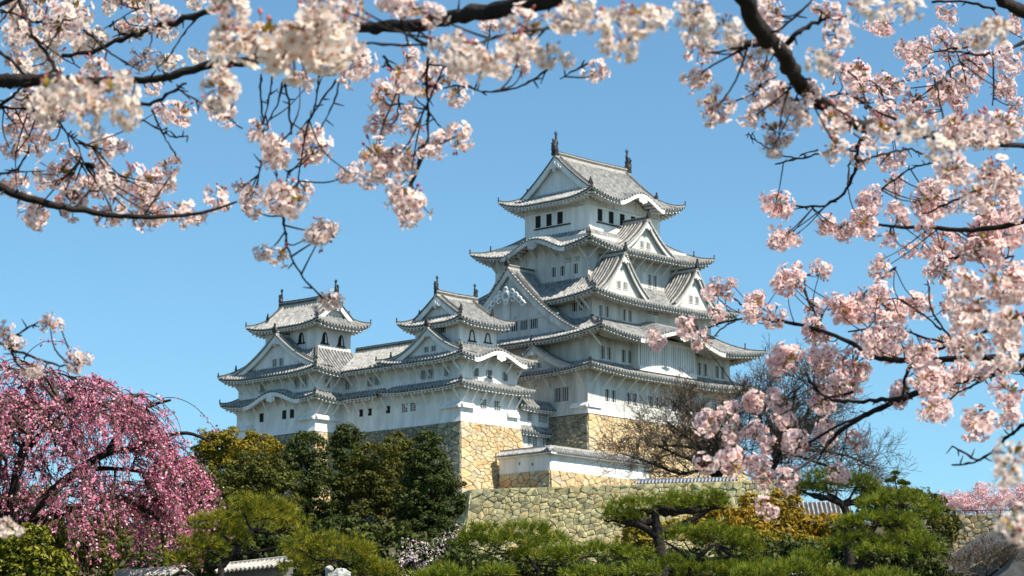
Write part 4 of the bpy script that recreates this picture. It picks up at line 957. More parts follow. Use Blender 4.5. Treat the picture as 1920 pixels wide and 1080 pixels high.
bare_tree('bare_tree', 'leafless brown tree spreading in front of the keep stone base', 291, [[(1330, 880), (1275, 888), (1225, 870), (1172, 852)], [(1340, 860), (1295, 825), (1250, 790)], [(1350, 850), (1335, 810), (1312, 775)], [(1365, 860), (1385, 815), (1388, 775)], [(1320, 875), (1265, 850), (1200, 822)], [(1345, 860), (1300, 840), (1230, 835)], [(1345, 850), (1310, 800), (1285, 768)]], 4, 2.3, .26, .021, base=(1345, 905), up=.25)
bare_tree('bare_tree', 'leafless dark tree with a leaning trunk right of the keep', 286, [[(1462, 840), (1482, 790), (1490, 735)], [(1465, 835), (1520, 800), (1560, 765)], [(1462, 850), (1530, 845), (1590, 855), (1625, 872)], [(1455, 850), (1430, 800), (1420, 750)], [(1465, 825), (1455, 770), (1445, 720)], [(1465, 840), (1510, 780), (1530, 735)], [(1462, 850), (1540, 870), (1590, 890)]], 4, 2.5, .3, .021, base=(1445, 905), up=.25)
bare_tree('bare_bush', 'grey leafless thicket over the dark roof at the lower right', 105, [[(1850, 1060), (1845, 1045)], [(1890, 1050), (1895, 1030)], [(1820, 1072), (1795, 1062)]], 4, .55, .06, .008, 'twig_brown', base=(1850, 1085), group='grey thickets')

# weeping cherry
def weeping():
    Y = 70; m = Y / FPX; b = at(15, 1010, Y); g = 0.0; o0 = np.array([b.x, b.y, g])
    t = thing('weeping_cherry', 'large weeping cherry with deep pink blossom on drooping branches at left', 'cherry tree', (b.x, b.y, g), o0=(b.x, b.y, g))
    tb = MB(); tb.tube(smooth_pts([(b.x + .1, Y, -.2), (b.x - .1, Y + .1, 3), (b.x, Y, b.z - 2), (b.x + .05, Y, b.z)], 4), np.linspace(.42, .26, 13), 10)
    tb.build('trunk', M['bark'], t, smooth=True)
    limbs = [[(15, 1010), (70, 950), (130, 895), (200, 850), (250, 842), (290, 822), (350, 812), (395, 828)], [(15, 1000), (30, 900), (45, 840), (70, 795), (115, 760), (160, 730), (195, 715)],
             [(45, 850), (90, 800), (140, 770), (200, 755), (250, 750)], [(15, 1000), (-10, 900), (20, 800), (50, 740), (60, 690)], [(15, 1005), (60, 985), (120, 960), (190, 940), (250, 945), (300, 975)],
             [(130, 895), (175, 880), (230, 880), (290, 890)], [(15, 1010), (-60, 950), (-140, 870)], [(200, 850), (240, 790), (285, 760), (320, 750)], [(15, 1010), (-40, 880), (-80, 760)]]
    anchors = []
    for i, lb in enumerate(limbs):
        mb = MB(); off = random.uniform(-1.2, 1.2); P = smooth_pts([at(x, y, Y + off * j / len(lb) * 1.6) for j, (x, y) in enumerate(lb)], 4)
        R_ = np.linspace(.15 if i in (0, 1, 3, 4) else .09, .03, len(P)); mb.tube(P, R_, 7); mb.build('branch', M['bark'], t, smooth=True)
        anchors += P[3:]
    sm = MB(); C_ = []; lim = Vector(at(72, 880, Y))
    for k in range(150):                       # drooping branchlets, each with its own fall of strands
        th = random.uniform(0, 2 * math.pi); ph = math.acos(random.uniform(-.5, 1)); rr = random.uniform(.4, 1.0) ** .45 * random.uniform(.88, 1.05)
        e = Vector((math.sin(ph) * math.cos(th) * 288 * m * rr, math.sin(ph) * math.sin(th) * 3.5 * rr, math.cos(ph) * 222 * m * rr)); top = lim + e
        a = min(random.sample(anchors, 30), key=lambda q: (q - top).length)
        out = Vector((e.x, e.y, 0)); out = out.normalized() if out.length > .1 else Vector((1, 0, 0))
        mid = a.lerp(top, .55) + Vector((random.gauss(0, .1), random.gauss(0, .1), .22)); sm.tube(smooth_pts([a, mid, top], 3), np.linspace(.045, .02, 7), 4)
        bloom = random.choice((.5, .9, 1.1, 1.3, 1.6))
        for p in smooth_pts([a.lerp(mid, .5), mid, top], 6)[1:]: C_ += [(p.x + random.gauss(0, .06), p.y + random.gauss(0, .06), p.z + random.gauss(0, .06)) for _ in range(random.choice((0, 2, 5)))]
        for q in range(random.randint(5, 11)):
            s0 = mid.lerp(top, random.uniform(.2, 1)); d = (out * random.uniform(.3, 1) + Vector((random.gauss(0, .5), random.gauss(0, .5), random.uniform(0, .35)))).normalized(); P = [s0]
            for j in range(random.randint(4, 11)):
                d = (d + Vector((random.gauss(0, .16), random.gauss(0, .16), -.30))).normalized(); P.append(P[-1] + d * random.uniform(.16, .30))
            P = smooth_pts(P, 2); sm.tube(P, np.linspace(.016, .006, len(P)), 3); bl = bloom * random.uniform(.6, 1.3)
            for p in P[2:]:
                if random.random() < .68:
                    k2 = int(random.choice((1, 3, 5, 8)) * bl); c = p + Vector((random.gauss(0, .03), random.gauss(0, .03), random.gauss(0, .03))); C_ += [(c.x + random.gauss(0, .045), c.y + random.gauss(0, .045), c.z + random.gauss(0, .045)) for _ in range(k2)]
    sm.build('twigs', M['bark_brown'], t)
    P = np.array(C_); V, F = leaf_quads(P, rng.normal(0, 1, P.shape) + np.array([.3, -.6, .5]), .066, 1.15)
    npmesh('blossom', V - o0, F, LEAF['weeping'], t)
weeping()

# ------------------------------------------------------------------ cherry boughs close to the camera
PET = {}
def petal_mats(nm, outer, inner, tr):
    PET[nm] = [mat(nm + ' petals', outer, .6, trans=tr, spec=.1), mat(nm + ' petal bases', inner, .6, trans=tr, spec=.1)]
petal_mats('cream', (.97, .88, .81), (.91, .66, .55), .5)
petal_mats('blush', (.98, .85, .81), (.86, .52, .48), .5)
petal_mats('pink', (.98, .80, .78), (.88, .46, .46), .52)
M['stamen'] = mat('stamens', (.55, .28, .06), .7); M['stem'] = mat('blossom stems', (.16, .05, .035), .7); M['bud'] = mat('buds', (.50, .15, .15), .6, trans=.2); M['youngleaf'] = mat('young leaves', (.30, .17, .03), .6, island=[(.34, .16, .03), (.20, .18, .03), (.40, .24, .04)], trans=.3)
def pompom(kind, seed, nf):
    rn = random.Random(seed); mb = MB()
    def frame(n):
        n = n.normalized(); a = n.orthogonal().normalized(); b = n.cross(a); w = rn.uniform(0, 6.28); return n, a * math.cos(w) + b * math.sin(w), b * math.cos(w) - a * math.sin(w)
    for i in range(nf):
        z = 1 - 2 * (i + .5) / nf; th = i * 2.39996 + rn.uniform(-.3, .3); s = math.sqrt(1 - z * z); d = Vector((s * math.cos(th), s * math.sin(th), z)) + Vector((rn.gauss(0, .18), rn.gauss(0, .18), rn.gauss(0, .18))); d.normalize()
        if d.z > .66: continue
        r = rn.uniform(.030, .062); c = d * r * Vector((1, 1, 1)).length / 1.732
        n, a, b = frame(d + Vector((rn.gauss(0, .22), rn.gauss(0, .22), rn.gauss(0, .22))))
        S = rn.uniform(.9, 1.18); cup = rn.uniform(.1, .45)
        for p in range(5):
            w = 2 * math.pi * p / 5 + rn.uniform(-.08, .08)
            u1 = a * math.cos(w) + b * math.sin(w); v1 = b * math.cos(w) - a * math.sin(w)
            pt = lambda rr, ww, zz: c + (u1 * rr + v1 * ww + n * zz) * S
            i0 = mb.vert(pt(.001, 0, 0)); i1 = mb.vert(pt(.0065, -.0048, .003 * cup)); i2 = mb.vert(pt(.0065, .0048, .003 * cup)); i3 = mb.vert(pt(.0135, -.0078, .009 * cup)); i4 = mb.vert(pt(.0135, .0078, .009 * cup))
            i5 = mb.vert(pt(.0182, -.0038, .013 * cup)); i6 = mb.vert(pt(.0165, 0, .011 * cup)); i7 = mb.vert(pt(.0182, .0038, .013 * cup))
            mb.face((i0, i1, i2), 1); mb.face((i1, i3, i4, i2), 0); mb.face((i3, i5, i6), 0); mb.face((i3, i6, i4), 0); mb.face((i6, i7, i4), 0)
        q = [mb.vert(c + (a * math.cos(k * 1.2566) + b * math.sin(k * 1.2566)) * .0032 + n * .003) for k in range(5)]; mb.face(q, 2)
        for k in range(3):
            w = rn.uniform(0, 6.28); e = (a * math.cos(w) + b * math.sin(w)); mb.poly([c + e * .001 + n * .002, c + e * .006 + n * .0085, c + e * .0068 + n * .0075], 2)
        mb.tube([c - n * .002, c * .45 + Vector((0, 0, .012))], [.002, .0013], 3, 3)
    for k in range(rn.randint(3, 6)):         # buds and stems showing round the attachment
        w = rn.uniform(0, 6.28); e = Vector((math.cos(w) * rn.uniform(.3, .8), math.sin(w) * rn.uniform(.3, .8), rn.uniform(.3, .9))).normalized() * rn.uniform(.04, .062)
        mb.tube([Vector((0, 0, .015)), e], [.0011, .0011], 3, 3); mb.tube([e, e * 1.06, e * 1.17, e * 1.24], [.002, .0045, .004, .001], 5, 4)
    for k in range(rn.randint(6, 11)):
        w = rn.uniform(0, 6.28); d = Vector((math.cos(w) * .6, math.sin(w) * .6, rn.uniform(.6, 1.2))).normalized(); n, a, b = frame(d.cross(Vector((rn.gauss(0, 1), rn.gauss(0, 1), .2))) + Vector((.01, 0, 0)))
        p = d * .018; L = rn.uniform(.02, .036); sd = d.cross(n).normalized() * L * .2; mb.poly([p, p + d * L * .5 + sd, p + d * L, p + d * L * .5 - sd], 5)
    me = bpy.data.meshes.new('blossom_cluster'); me.from_pydata(mb.v, [], mb.f)
    for x in PET[kind] + [M['stamen'], M['stem'], M['bud'], M['youngleaf']]: me.materials.append(x)
    me.polygons.foreach_set('material_index', mb.m); me.update(); return me
POM = {k: [pompom(k, 11 * i + j, nf) for i, nf in enumerate((26, 30, 22, 32, 27, 18))] for j, k in enumerate(('cream', 'blush', 'pink'))}
class Cherry:
    def __init__(s, label, trunk_pts, r0, r1, rake=0):
        s.rake = rake
        b = trunk_pts[0]; s.o0 = Vector(b); s.t = thing('cherry_tree', label, 'cherry tree', b, o0=b); s.samples = []; s.cl = []; s.ex = []
        mb = MB(); P = smooth_pts(trunk_pts, 4); mb.tube(P, np.linspace(r0, r1, len(P)), 12); mb.build('trunk', M['bark'], s.t, smooth=True); s.top = P[-1]
    def branch(s, px, d0, d1, w0, w1, root=False, join=None):
        "photo pixels from thick end to thin end; d: distance, w: width in pixels"
        n = len(px); P = [at(x, y, d0 + (d1 - d0) * i / (n - 1) + s.rake * (600 - y)) for i, (x, y) in enumerate(px)]
        k = 5; Q = smooth_pts(P, k); R_ = [max(.0016, (w0 + (w1 - w0) * i / (len(Q) - 1)) / 2 * (d0 + (d1 - d0) * i / (len(Q) - 1)) / FPX) for i in range(len(Q))]
        if root:
            j = Vector(join) if join is not None else s.top; ext = smooth_pts([s.top, s.top.lerp(Q[0], .5) + Vector((0, 0, .12)), Q[0]] if join is None else [j, Q[0]], 4)[:-1]
            Q = ext + Q; R_ = [R_[0] * (1.3 - .3 * i / len(ext)) for i in range(len(ext))] + R_
        J = [q + Vector((random.gauss(0, 1), random.gauss(0, 1), random.gauss(0, 1))) * r * (.16 if w0 > 12 else .45) for q, r in zip(Q, R_)]
        R2 = [r * random.choice((.93, .97, 1, 1.04, 1.1) if w0 > 12 else (.85, .95, 1, 1.12, 1.3)) for r in R_]
        mb = MB(); mb.tube(J, R2, 9 if w0 > 12 else 5)
        for _ in range(len(J) // 3):          # spur stubs
            i = random.randrange(1, len(J)); d = Vector((random.gauss(0, 1), random.gauss(0, 1), random.gauss(0, 1))).normalized(); r = R2[i]
            mb.tube([J[i], J[i] + d * (r + .008), J[i] + d * (r + random.uniform(.012, .03))], [max(.002, r * .3), .0025, .0012], 4)
        mb.build('branch' if w0 > 6 else 'twig', M['bark'], s.t, smooth=True)
        for a, b in zip(J[:-1], J[1:]): s.samples += [a, a.lerp(b, .5)]
    def box(s, x0, x1, y0, y1, d, kind, dens=1.0):
        w, h = x1 - x0, y1 - y0; D0 = .128 * FPX / d
        n = max(1, round(dens * 1.35 * w * h / (D0 * D0 * .62)))
        for i in range(n):
            if n == 1: x, y, sc = (x0 + x1) / 2, (y0 + y1) / 2, min(1.4, max(.5, math.sqrt(w * h) / D0 * 1.12))
            else:
                sc = random.uniform(.75, 1.1) * min(1, .8 * min(w, h) / D0 + .25); ix = min(.45 * w, D0 * sc * .45); iy = min(.45 * h, D0 * sc * .45)
                best = None
                for _ in range(8):
                    q = (random.uniform(x0 + ix, x1 - ix), random.uniform(y0 + iy, y1 - iy)); dm = min([math.hypot(q[0] - c[0], q[1] - c[1]) for c in s.cl[-i:]] or [0]) if i else 0
                    if best is None or dm > best[0]: best = (dm, q)
                x, y = best[1]
            s.cl.append((x, y, d + (random.uniform(-.18, .18) if n > 1 else random.uniform(-.06, .06)), sc, kind))
            for _ in range(random.choice((0, 1, 1))):   # a smaller, looser cluster at its side
                w_ = random.uniform(0, 6.28); e = D0 * sc * random.uniform(.32, .5)
                s.ex.append((x + math.cos(w_) * e * 1.1, y + math.sin(w_) * e * .8, d + random.uniform(-.08, .08), sc * random.uniform(.45, .7), kind))
    def finish(s, grp):
        tw = MB(); twl = []; s.cl += s.ex; s.cl.sort(key=lambda c: -(c[3] / c[2])); rest = []
        for i, (x, y, d, sc, kind) in enumerate(s.cl):
            d += s.rake * (600 - y); p = at(x, y, d); q = random.choice(sorted(s.samples, key=lambda a: (a - p).length)[:14]); r = .05 * sc; dq = q - p
            if dq.length > .30: dq = Vector((random.uniform(-.6, .6), random.uniform(-.3, .3), 1)).normalized() * random.uniform(.08, .16)
            elif dq.length > .02:
                m_ = p + dq * .5 + Vector((random.gauss(0, .01), random.gauss(0, .01), -.012)); Q = smooth_pts([q, m_, p], 3); twl.append(Q)
            ax = (dq.normalized() * .9 + Vector((random.gauss(0, .35), random.gauss(0, .5), random.gauss(0, .35) + .25)) + Vector((0, -random.uniform(0, 1.3), -.1))).normalized()
            rot = ax.to_track_quat('Z', 'Y') @ Matrix.Rotation(random.uniform(0, 6.28), 4, 'Z').to_quaternion()
            me = random.choice(POM[kind]); sv = Vector((sc * random.uniform(.8, 1.3), sc * random.uniform(.8, 1.2), sc * random.uniform(.8, 1.05)))
            if i < 100:
                o = link('blossom_cluster', me, s.t); o.location = p - s.o0; o.rotation_mode = 'QUATERNION'; o.rotation_quaternion = rot; o.scale = sv
            else: rest.append((me, Matrix.LocRotScale(p - s.o0, rot, sv)))
        twl.sort(key=lambda Q: -(Q[0] - Q[-1]).length)
        for Q in twl[:45]: k_ = MB(); k_.tube(Q, np.linspace(.0028, .0016, len(Q)), 4); k_.build('twig', M['bark'], s.t)
        for Q in twl[45:]: tw.tube(Q, np.linspace(.0026, .0015, len(Q)), 4)
        if tw.v: tw.build('twig_mass', M['bark'], s.t)['kind'] = 'stuff'
        if rest:                              # beyond the hundred largest clusters: one mass
            V = []; F = []; MI = []; mats = []
            for me, mx in rest:
                o = len(V); V += [tuple(mx @ v.co) for v in me.vertices]
                off = []
                for x in me.materials:
                    if x not in mats: mats.append(x)
                    off.append(mats.index(x))
                for p in me.polygons: F.append(tuple(o + k for k in p.vertices)); MI.append(off[p.material_index])
            me = bpy.data.meshes.new('blossom_mass'); me.from_pydata(V, [], F)
            for x in mats: me.materials.append(x)
            me.polygons.foreach_set('material_index', MI); ob = link('blossom_mass', me, s.t); ob['kind'] = 'stuff'
LT = Cherry('cherry tree reaching in from the left with pale blossom along thin twigs', [(-2.5, 8.2, 0), (-2.35, 8.1, 1.4), (-2.2, 7.9, 2.6), (-1.9, 7.6, 3.25)], .16, .09)
RT = Cherry('cherry tree filling the right side with pink blossom on dark branches', [(3.6, 10.2, 0), (3.45, 10, 1.5), (3.2, 9.7, 2.7), (2.75, 9.2, 3.6)], .2, .1, .0028)
OT = Cherry('cherry tree whose thick limbs hang over the top with near blurred cream blossom', [(-2.4, .2, 0), (-2.2, .8, 1.6), (-1.6, 2.0, 2.9), (-.8, 3.6, 3.6), (.1, 5.2, 3.85)], .2, .09)

b = OT.branch
b([(1120, -60), (1050, -6), (975, 8), (900, 22), (830, 38), (760, 48), (690, 52), (630, 50), (560, 85), (500, 105)], 5.5, 6.3, 40, 14, True)
b([(560, 80), (500, 105), (440, 118), (390, 124), (330, 140), (290, 148), (230, 152)], 6.3, 6.5, 24, 12)
b([(1330, -90), (1400, 10), (1430, 66), (1460, 90), (1480, 125), (1500, 158), (1530, 187), (1565, 210), (1600, 232), (1650, 240), (1700, 246)], 5.5, 6.6, 38, 20, True)
b([(1700, 246), (1745, 255), (1800, 264), (1850, 268), (1930, 275)], 6.6, 7.2, 20, 10)
b([(1445, 75), (1400, 82), (1370, 95)], 6, 6, 20, 6)
b([(1478, 80), (1507, 53), (1547, 37), (1596, 30)], 6, 6, 12, 4)
b([(1450, 62), (1486, 37), (1525, -2)], 6, 6, 6, 3)
b([(1455, 140), (1425, 163), (1405, 179), (1368, 193)], 6.2, 6.6, 6, 3)
b([(640, 80), (700, 82), (790, 86), (830, 90)], 5.2, 5.0, 6, 4); b([(1100, 50), (1040, 52), (980, 60), (920, 72), (880, 90)], 5.2, 4.8, 8, 4)
b([(720, 105), (740, 145), (746, 180), (752, 206)], 6.4, 6.8, 5, 3); b([(804, 100), (800, 140), (800, 170), (803, 205), (801, 262), (785, 300), (772, 348)], 6.4, 7, 6, 3)
b([(835, 118), (815, 165), (795, 205), (780, 217)], 6.4, 6.8, 4, 3); b([(800, 200), (815, 225), (835, 247)], 6.8, 7, 4, 2.5); b([(801, 262), (790, 300), (775, 342)], 6.8, 7, 4, 2.5)
b([(1040, 110), (1033, 122), (1000, 150), (960, 166), (910, 172), (880, 164), (850, 160)], 6.2, 6.8, 5, 3); b([(1100, 120), (1075, 133), (1050, 148)], 6.4, 6.6, 4, 2.5)
b([(490, 140), (488, 180), (495, 232)], 6.6, 7, 4, 3); b([(512, 138), (505, 180), (493, 236)], 6.6, 7, 4, 3); b([(530, 155), (520, 195), (500, 232)], 6.6, 7, 4, 3); b([(535, 155), (543, 205), (546, 252)], 6.6, 7, 6, 4)
b([(598, 142), (592, 190), (575, 245), (560, 330), (556, 360)], 6.6, 7, 4, 3); b([(640, 142), (625, 195), (600, 242)], 6.6, 7, 4, 2.5); b([(630, 150), (590, 210), (555, 252)], 6.6, 7, 4, 2.5)
b([(490, 300), (486, 325), (483, 352)], 7, 7, 4, 3); b([(513, 322), (522, 338), (531, 358)], 7, 7, 3, 2); b([(540, 320), (538, 335), (534, 352), (530, 400)], 7, 7, 4, 3); b([(530, 405), (535, 440), (546, 482), (575, 528), (606, 562)], 7, 7, 5, 3)
for bx in [(395, 470, 20, 110), (440, 545, 20, 130), (500, 620, 30, 150), (570, 650, 50, 150), (600, 660, 20, 90), (385, 480, -10, 40), (560, 640, -20, 40)]: OT.box(*bx, 4.45, 'cream', 1.15)
for bx in [(350, 470, 148, 196)]: OT.box(*bx, 4.8, 'cream')
for bx in [(640, 690, -5, 30), (745, 800, -5, 35), (790, 838, 5, 55), (700, 760, -8, 22)]: OT.box(*bx, 4.9, 'blush', 1.2)
for bx in [(800, 870, 50, 130), (850, 920, 60, 155), (900, 950, 90, 145), (930, 1000, 60, 110), (990, 1060, 80, 125), (1050, 1120, -5, 70), (1100, 1180, 0, 95), (1160, 1245, -8, 80), (1140, 1212, 70, 106), (1040, 1080, 20, 60)]: OT.box(*bx, 4.4, 'cream', 1.1)
for bx in [(1268, 1340, 10, 80), (1320, 1392, 25, 85), (1275, 1330, -8, 40), (1580, 1660, -8, 42), (1650, 1745, -8, 38), (1808, 1860, 45, 92), (1850, 1902, 33, 80), (1519, 1570, 78, 150), (1673, 1743, 200, 282), (1730, 1790, 250, 300)]: OT.box(*bx, 4.75, 'cream', 1.1)
for bx in [(1090, 1147, 105, 160), (945, 1003, 78, 133), (890, 950, 33, 60), (645, 713, 92, 140), (748, 795, 82, 122)]: OT.box(*bx, 6.6, 'blush')
for bx in [(683, 752, 150, 212), (690, 745, 205, 262), (735, 800, 205, 260), (665, 770, 258, 345), (636, 676, 305, 345), (676, 705, 325, 352), (718, 808, 345, 408), (785, 830, 258, 306), (822, 895, 223, 286), (758, 824, 128, 186), (829, 884, 156, 204)]: OT.box(*bx, 6.8, 'blush', 1.25)
for bx in [(457, 513, 217, 277), (483, 550, 240, 320), (540, 630, 240, 315), (443, 497, 333, 432), (498, 570, 330, 410), (566, 646, 395, 471), (488, 550, 455, 503), (588, 646, 538, 592), (540, 582, 122, 170)]: OT.box(*bx, 7.0, 'blush', 1.2)
for bx in [(1266, 1345, 58, 112), (1272, 1346, 120, 170), (1303, 1386, 168, 236), (1372, 1420, 88, 140), (1405, 1478, -5, 48), (1523, 1590, -5, 48), (1400, 1460, 110, 160), (1430, 1500, 150, 215), (1400, 1440, 190, 235), (1470, 1530, 185, 235), (1420, 1500, 225, 285), (1500, 1545, 150, 190), (1525, 1608, 195, 260), (1540, 1600, 250, 305), (1610, 1690, 225, 278), (1370, 1400, 60, 100)]: OT.box(*bx, 6.1, 'blush', 1.2)

b = LT.branch
b([(-20, 155), (20, 152), (60, 150), (110, 152), (150, 152), (230, 152)], 6.6, 6.5, 30, 18, True)
b([(-15, 342), (40, 368), (90, 383), (140, 391), (200, 402), (260, 406), (330, 405), (390, 396), (445, 378)], 7.2, 7.2, 18, 4, True)
b([(-15, 628), (20, 655), (60, 668), (105, 685), (130, 683), (150, 676)], 7.4, 7.4, 6, 3, True)
b([(10, 655), (30, 630), (66, 607), (80, 600)], 7.4, 7.4, 4, 3); b([(20, 650), (30, 680), (55, 695), (70, 690)], 7.4, 7.4, 4, 2.5)
b([(35, -10), (52, 40), (62, 62), (80, 95), (110, 135), (120, 145)], 6.8, 6.5, 9, 6, True); b([(-10, 88), (25, 118), (52, 145)], 6.8, 6.6, 8, 6, True)
b([(-8, 16), (25, 26), (52, 36), (70, 44)], 7.2, 7, 5, 3); b([(66, 42), (110, 36), (150, 50), (188, 82), (215, 105), (262, 132)], 7, 7, 6, 3)
b([(120, 105), (180, 95), (225, 72), (255, 63), (285, 55), (340, 38), (395, 22), (430, -5)], 7.2, 6.8, 8, 14); b([(255, 63), (232, 66), (213, 52)], 7.2, 7.2, 8, 3)
b([(-8, 50), (40, 62), (85, 85), (120, 110), (152, 128)], 7.4, 7.4, 4, 2); b([(280, -5), (284, 40), (285, 75), (266, 116)], 7.2, 7.2, 4, 2.5); b([(262, 15), (225, 35), (205, 52)], 7.2, 7.2, 3, 2); b([(370, 30), (340, 70), (318, 105), (295, 128)], 7.2, 7.2, 4, 2.5)
b([(-5, 200), (60, 206), (108, 228), (124, 248), (145, 272), (150, 305), (122, 342)], 7.4, 7.4, 5, 3); b([(122, 248), (150, 265), (182, 278)], 7.4, 7.4, 3, 2); b([(146, 305), (176, 306)], 7.4, 7.4, 3, 2)
b([(-10, 205), (25, 180), (45, 160)], 6.8, 6.6, 8, 5, True); b([(285, 205), (300, 240), (312, 262), (336, 302)], 7.2, 7.2, 4, 2.5); b([(262, 222), (300, 244), (325, 257), (352, 255)], 7.2, 7.2, 4, 3); b([(330, 165), (375, 192), (410, 210), (455, 242)], 7, 7, 4, 3)
b([(-5, 330), (30, 318), (50, 290), (55, 270)], 7.3, 7.3, 5, 3); b([(-5, 325), (50, 322), (85, 320)], 7.3, 7.3, 3, 2); b([(235, 195), (280, 195), (320, 175), (350, 155)], 6.2, 6.0, 8, 5); b([(270, 405), (300, 360), (320, 330)], 7.2, 7.2, 4, 2.5); b([(140, 391), (165, 360), (180, 335)], 7.2, 7.2, 4, 2.5)
for bx in [(58, 140, 130, 210), (110, 200, 130, 215), (165, 258, 135, 220), (130, 200, 195, 250), (60, 110, 190, 215), (210, 262, 190, 232)]: LT.box(*bx, 4.45, 'cream', 1.1)
for bx in [(0, 60, -10, 50), (40, 110, -10, 45), (100, 180, -5, 60), (60, 130, 30, 90), (0, 55, 40, 100), (130, 195, 40, 110), (0, 60, 90, 135), (60, 130, 85, 130), (185, 222, -5, 25), (245, 315, -8, 20), (290, 336, 22, 84), (335, 400, -8, 16), (290, 345, 95, 135), (340, 400, 90, 120)]: LT.box(*bx, 8.0, 'cream', 1.15)
for bx in [(25, 120, 160, 245), (0, 60, 210, 260), (30, 90, 240, 296), (0, 35, 255, 300), (160, 258, 248, 308), (300, 368, 186, 240), (383, 458, 182, 236), (268, 305, 150, 182), (80, 120, 205, 245)]: LT.box(*bx, 7.6, 'blush', 1.25)
for bx in [(70, 150, 300, 362), (0, 62, 322, 365), (155, 230, 312, 365), (215, 285, 310, 360), (288, 345, 293, 345), (255, 315, 320, 375), (20, 110, 375, 418), (95, 170, 355, 400), (170, 250, 370, 425), (240, 300, 350, 405), (255, 320, 375, 430), (310, 375, 370, 425), (370, 440, 345, 392)]: LT.box(*bx, 7.6, 'blush', 1.2)
for bx in [(-5, 30, 602, 652), (20, 44, 632, 655), (68, 117, 587, 624), (115, 165, 660, 702), (45, 85, 680, 708)]: LT.box(*bx, 7.2, 'blush')
LT.box(-6, 28, 975, 1000, 6.5, 'cream')

b = RT.branch
b([(1990, 25), (1940, 28), (1900, 12), (1870, -6)], 8, 7.5, 34, 26, True)
b([(1990, 50), (1920, 80), (1873, 98), (1832, 103), (1800, 98), (1771, 96)], 7.5, 7.5, 10, 4, True); b([(1816, 88), (1780, 92), (1742, 100)], 7.5, 8, 5, 3)
b([(1747, 4), (1812, 4), (1866, 16)], 8, 8, 5, 6)
b([(2000, 405), (1920, 415), (1860, 428), (1800, 432), (1745, 426), (1690, 426), (1640, 420), (1600, 412)], 7.8, 8.6, 14, 4, True)
b([(1640, 240), (1629, 246), (1606, 277), (1608, 302), (1588, 354), (1547, 384), (1500, 387), (1450, 386)], 7, 8.6, 10, 3); b([(1608, 302), (1645, 293), (1690, 281), (1720, 284), (1752, 302)], 7.6, 8, 6, 4); b([(1645, 362), (1680, 335), (1710, 315), (1752, 305)], 8.4, 8, 4, 4)
b([(1604, 285), (1570, 280), (1535, 289), (1495, 298), (1453, 308)], 7.5, 8, 6, 3); b([(1535, 281), (1500, 290)], 8, 8, 4, 2); b([(1500, 297), (1460, 290), (1430, 272), (1412, 260), (1403, 248)], 8, 8, 4, 2); b([(1590, 345), (1592, 310), (1600, 290)], 8, 8, 4, 3)
b([(1678, 224), (1629, 200), (1590, 177), (1555, 180)], 7.5, 8, 6, 4); b([(1623, 206), (1620, 175), (1604, 145), (1582, 128)], 7.5, 8.2, 6, 3); b([(1810, 266), (1772, 234), (1764, 195), (1757, 160), (1743, 114)], 8.6, 9, 6, 3); b([(1759, 158), (1775, 135), (1792, 122), (1818, 109)], 9, 9, 4, 2.5); b([(1862, 100), (1863, 150), (1862, 198)], 8.5, 8.8, 5, 3); b([(1680, 195), (1650, 165), (1632, 150)], 8.5, 9, 3, 2)
b([(2010, 680), (1920, 670), (1815, 672), (1740, 675), (1690, 675), (1640, 670), (1590, 640), (1530, 617), (1465, 602), (1415, 597), (1365, 602), (1325, 616)], 9, 10, 15, 3, True); b([(1405, 578), (1390, 570), (1378, 560)], 10, 10, 4, 3); b([(1378, 602), (1355, 615), (1337, 634)], 10, 10, 4, 2.5); b([(1547, 622), (1530, 590), (1513, 556), (1509, 522), (1518, 515)], 9.8, 10, 5, 3)
b([(1990, 730), (1920, 690), (1840, 705), (1760, 722), (1700, 745), (1640, 770), (1590, 797), (1558, 826), (1540, 850)], 8.8, 9.8, 18, 5, True); b([(1700, 745), (1640, 752), (1590, 754), (1555, 748), (1525, 722), (1510, 694)], 9.2, 9.8, 9, 4); b([(1640, 770), (1570, 800), (1500, 838), (1480, 860)], 9.5, 10, 6, 3); b([(1600, 735), (1555, 745), (1520, 765)], 9.5, 9.8, 5, 3)
b([(1790, 640), (1765, 610), (1745, 575), (1740, 525)], 9, 9.3, 5, 3); b([(1762, 617), (1730, 590), (1682, 560), (1640, 570), (1600, 585)], 9.2, 9.6, 4, 3); b([(1680, 500), (1650, 525), (1618, 552)], 9.5, 9.8, 4, 2.5); b([(1930, 700), (1850, 672), (1800, 650), (1740, 635), (1665, 615), (1590, 622)], 9, 9.6, 7, 3)
b([(1980, 590), (1900, 600), (1850, 620), (1800, 640), (1740, 660), (1700, 700), (1695, 740)], 8.6, 9.2, 8, 5, True); b([(1860, 705), (1825, 722), (1790, 742), (1760, 770)], 9, 9.2, 5, 3); b([(1860, 400), (1850, 450), (1800, 480), (1750, 490)], 8.4, 8.8, 6, 3); b([(1900, 480), (1860, 490), (1812, 483)], 8.5, 8.8, 4, 3)
b([(2000, 770), (1930, 790), (1898, 812), (1875, 833), (1838, 862), (1812, 851), (1786, 836)], 7.5, 8.2, 7, 3, True); b([(1838, 862), (1810, 870), (1785, 872)], 8.2, 8.3, 4, 3)
b([(1560, 560), (1540, 600), (1552, 650)], 9.6, 9.8, 3, 2.5); b([(1640, 600), (1610, 640), (1570, 690), (1560, 720)], 9.6, 9.8, 4, 2.5); b([(1480, 860), (1465, 885), (1430, 905)], 10, 10, 3, 2); b([(1590, 797), (1580, 850), (1570, 880)], 9.8, 9.8, 3, 2); b([(1500, 838), (1430, 820), (1390, 800)], 10, 10, 3, 2); b([(1510, 720), (1470, 745), (1420, 760), (1340, 800)], 10, 10, 3, 2); b([(1430, 855), (1390, 862), (1330, 865)], 10, 10, 3, 2); b([(1325, 616), (1285, 625), (1235, 640)], 10, 10, 3, 2)
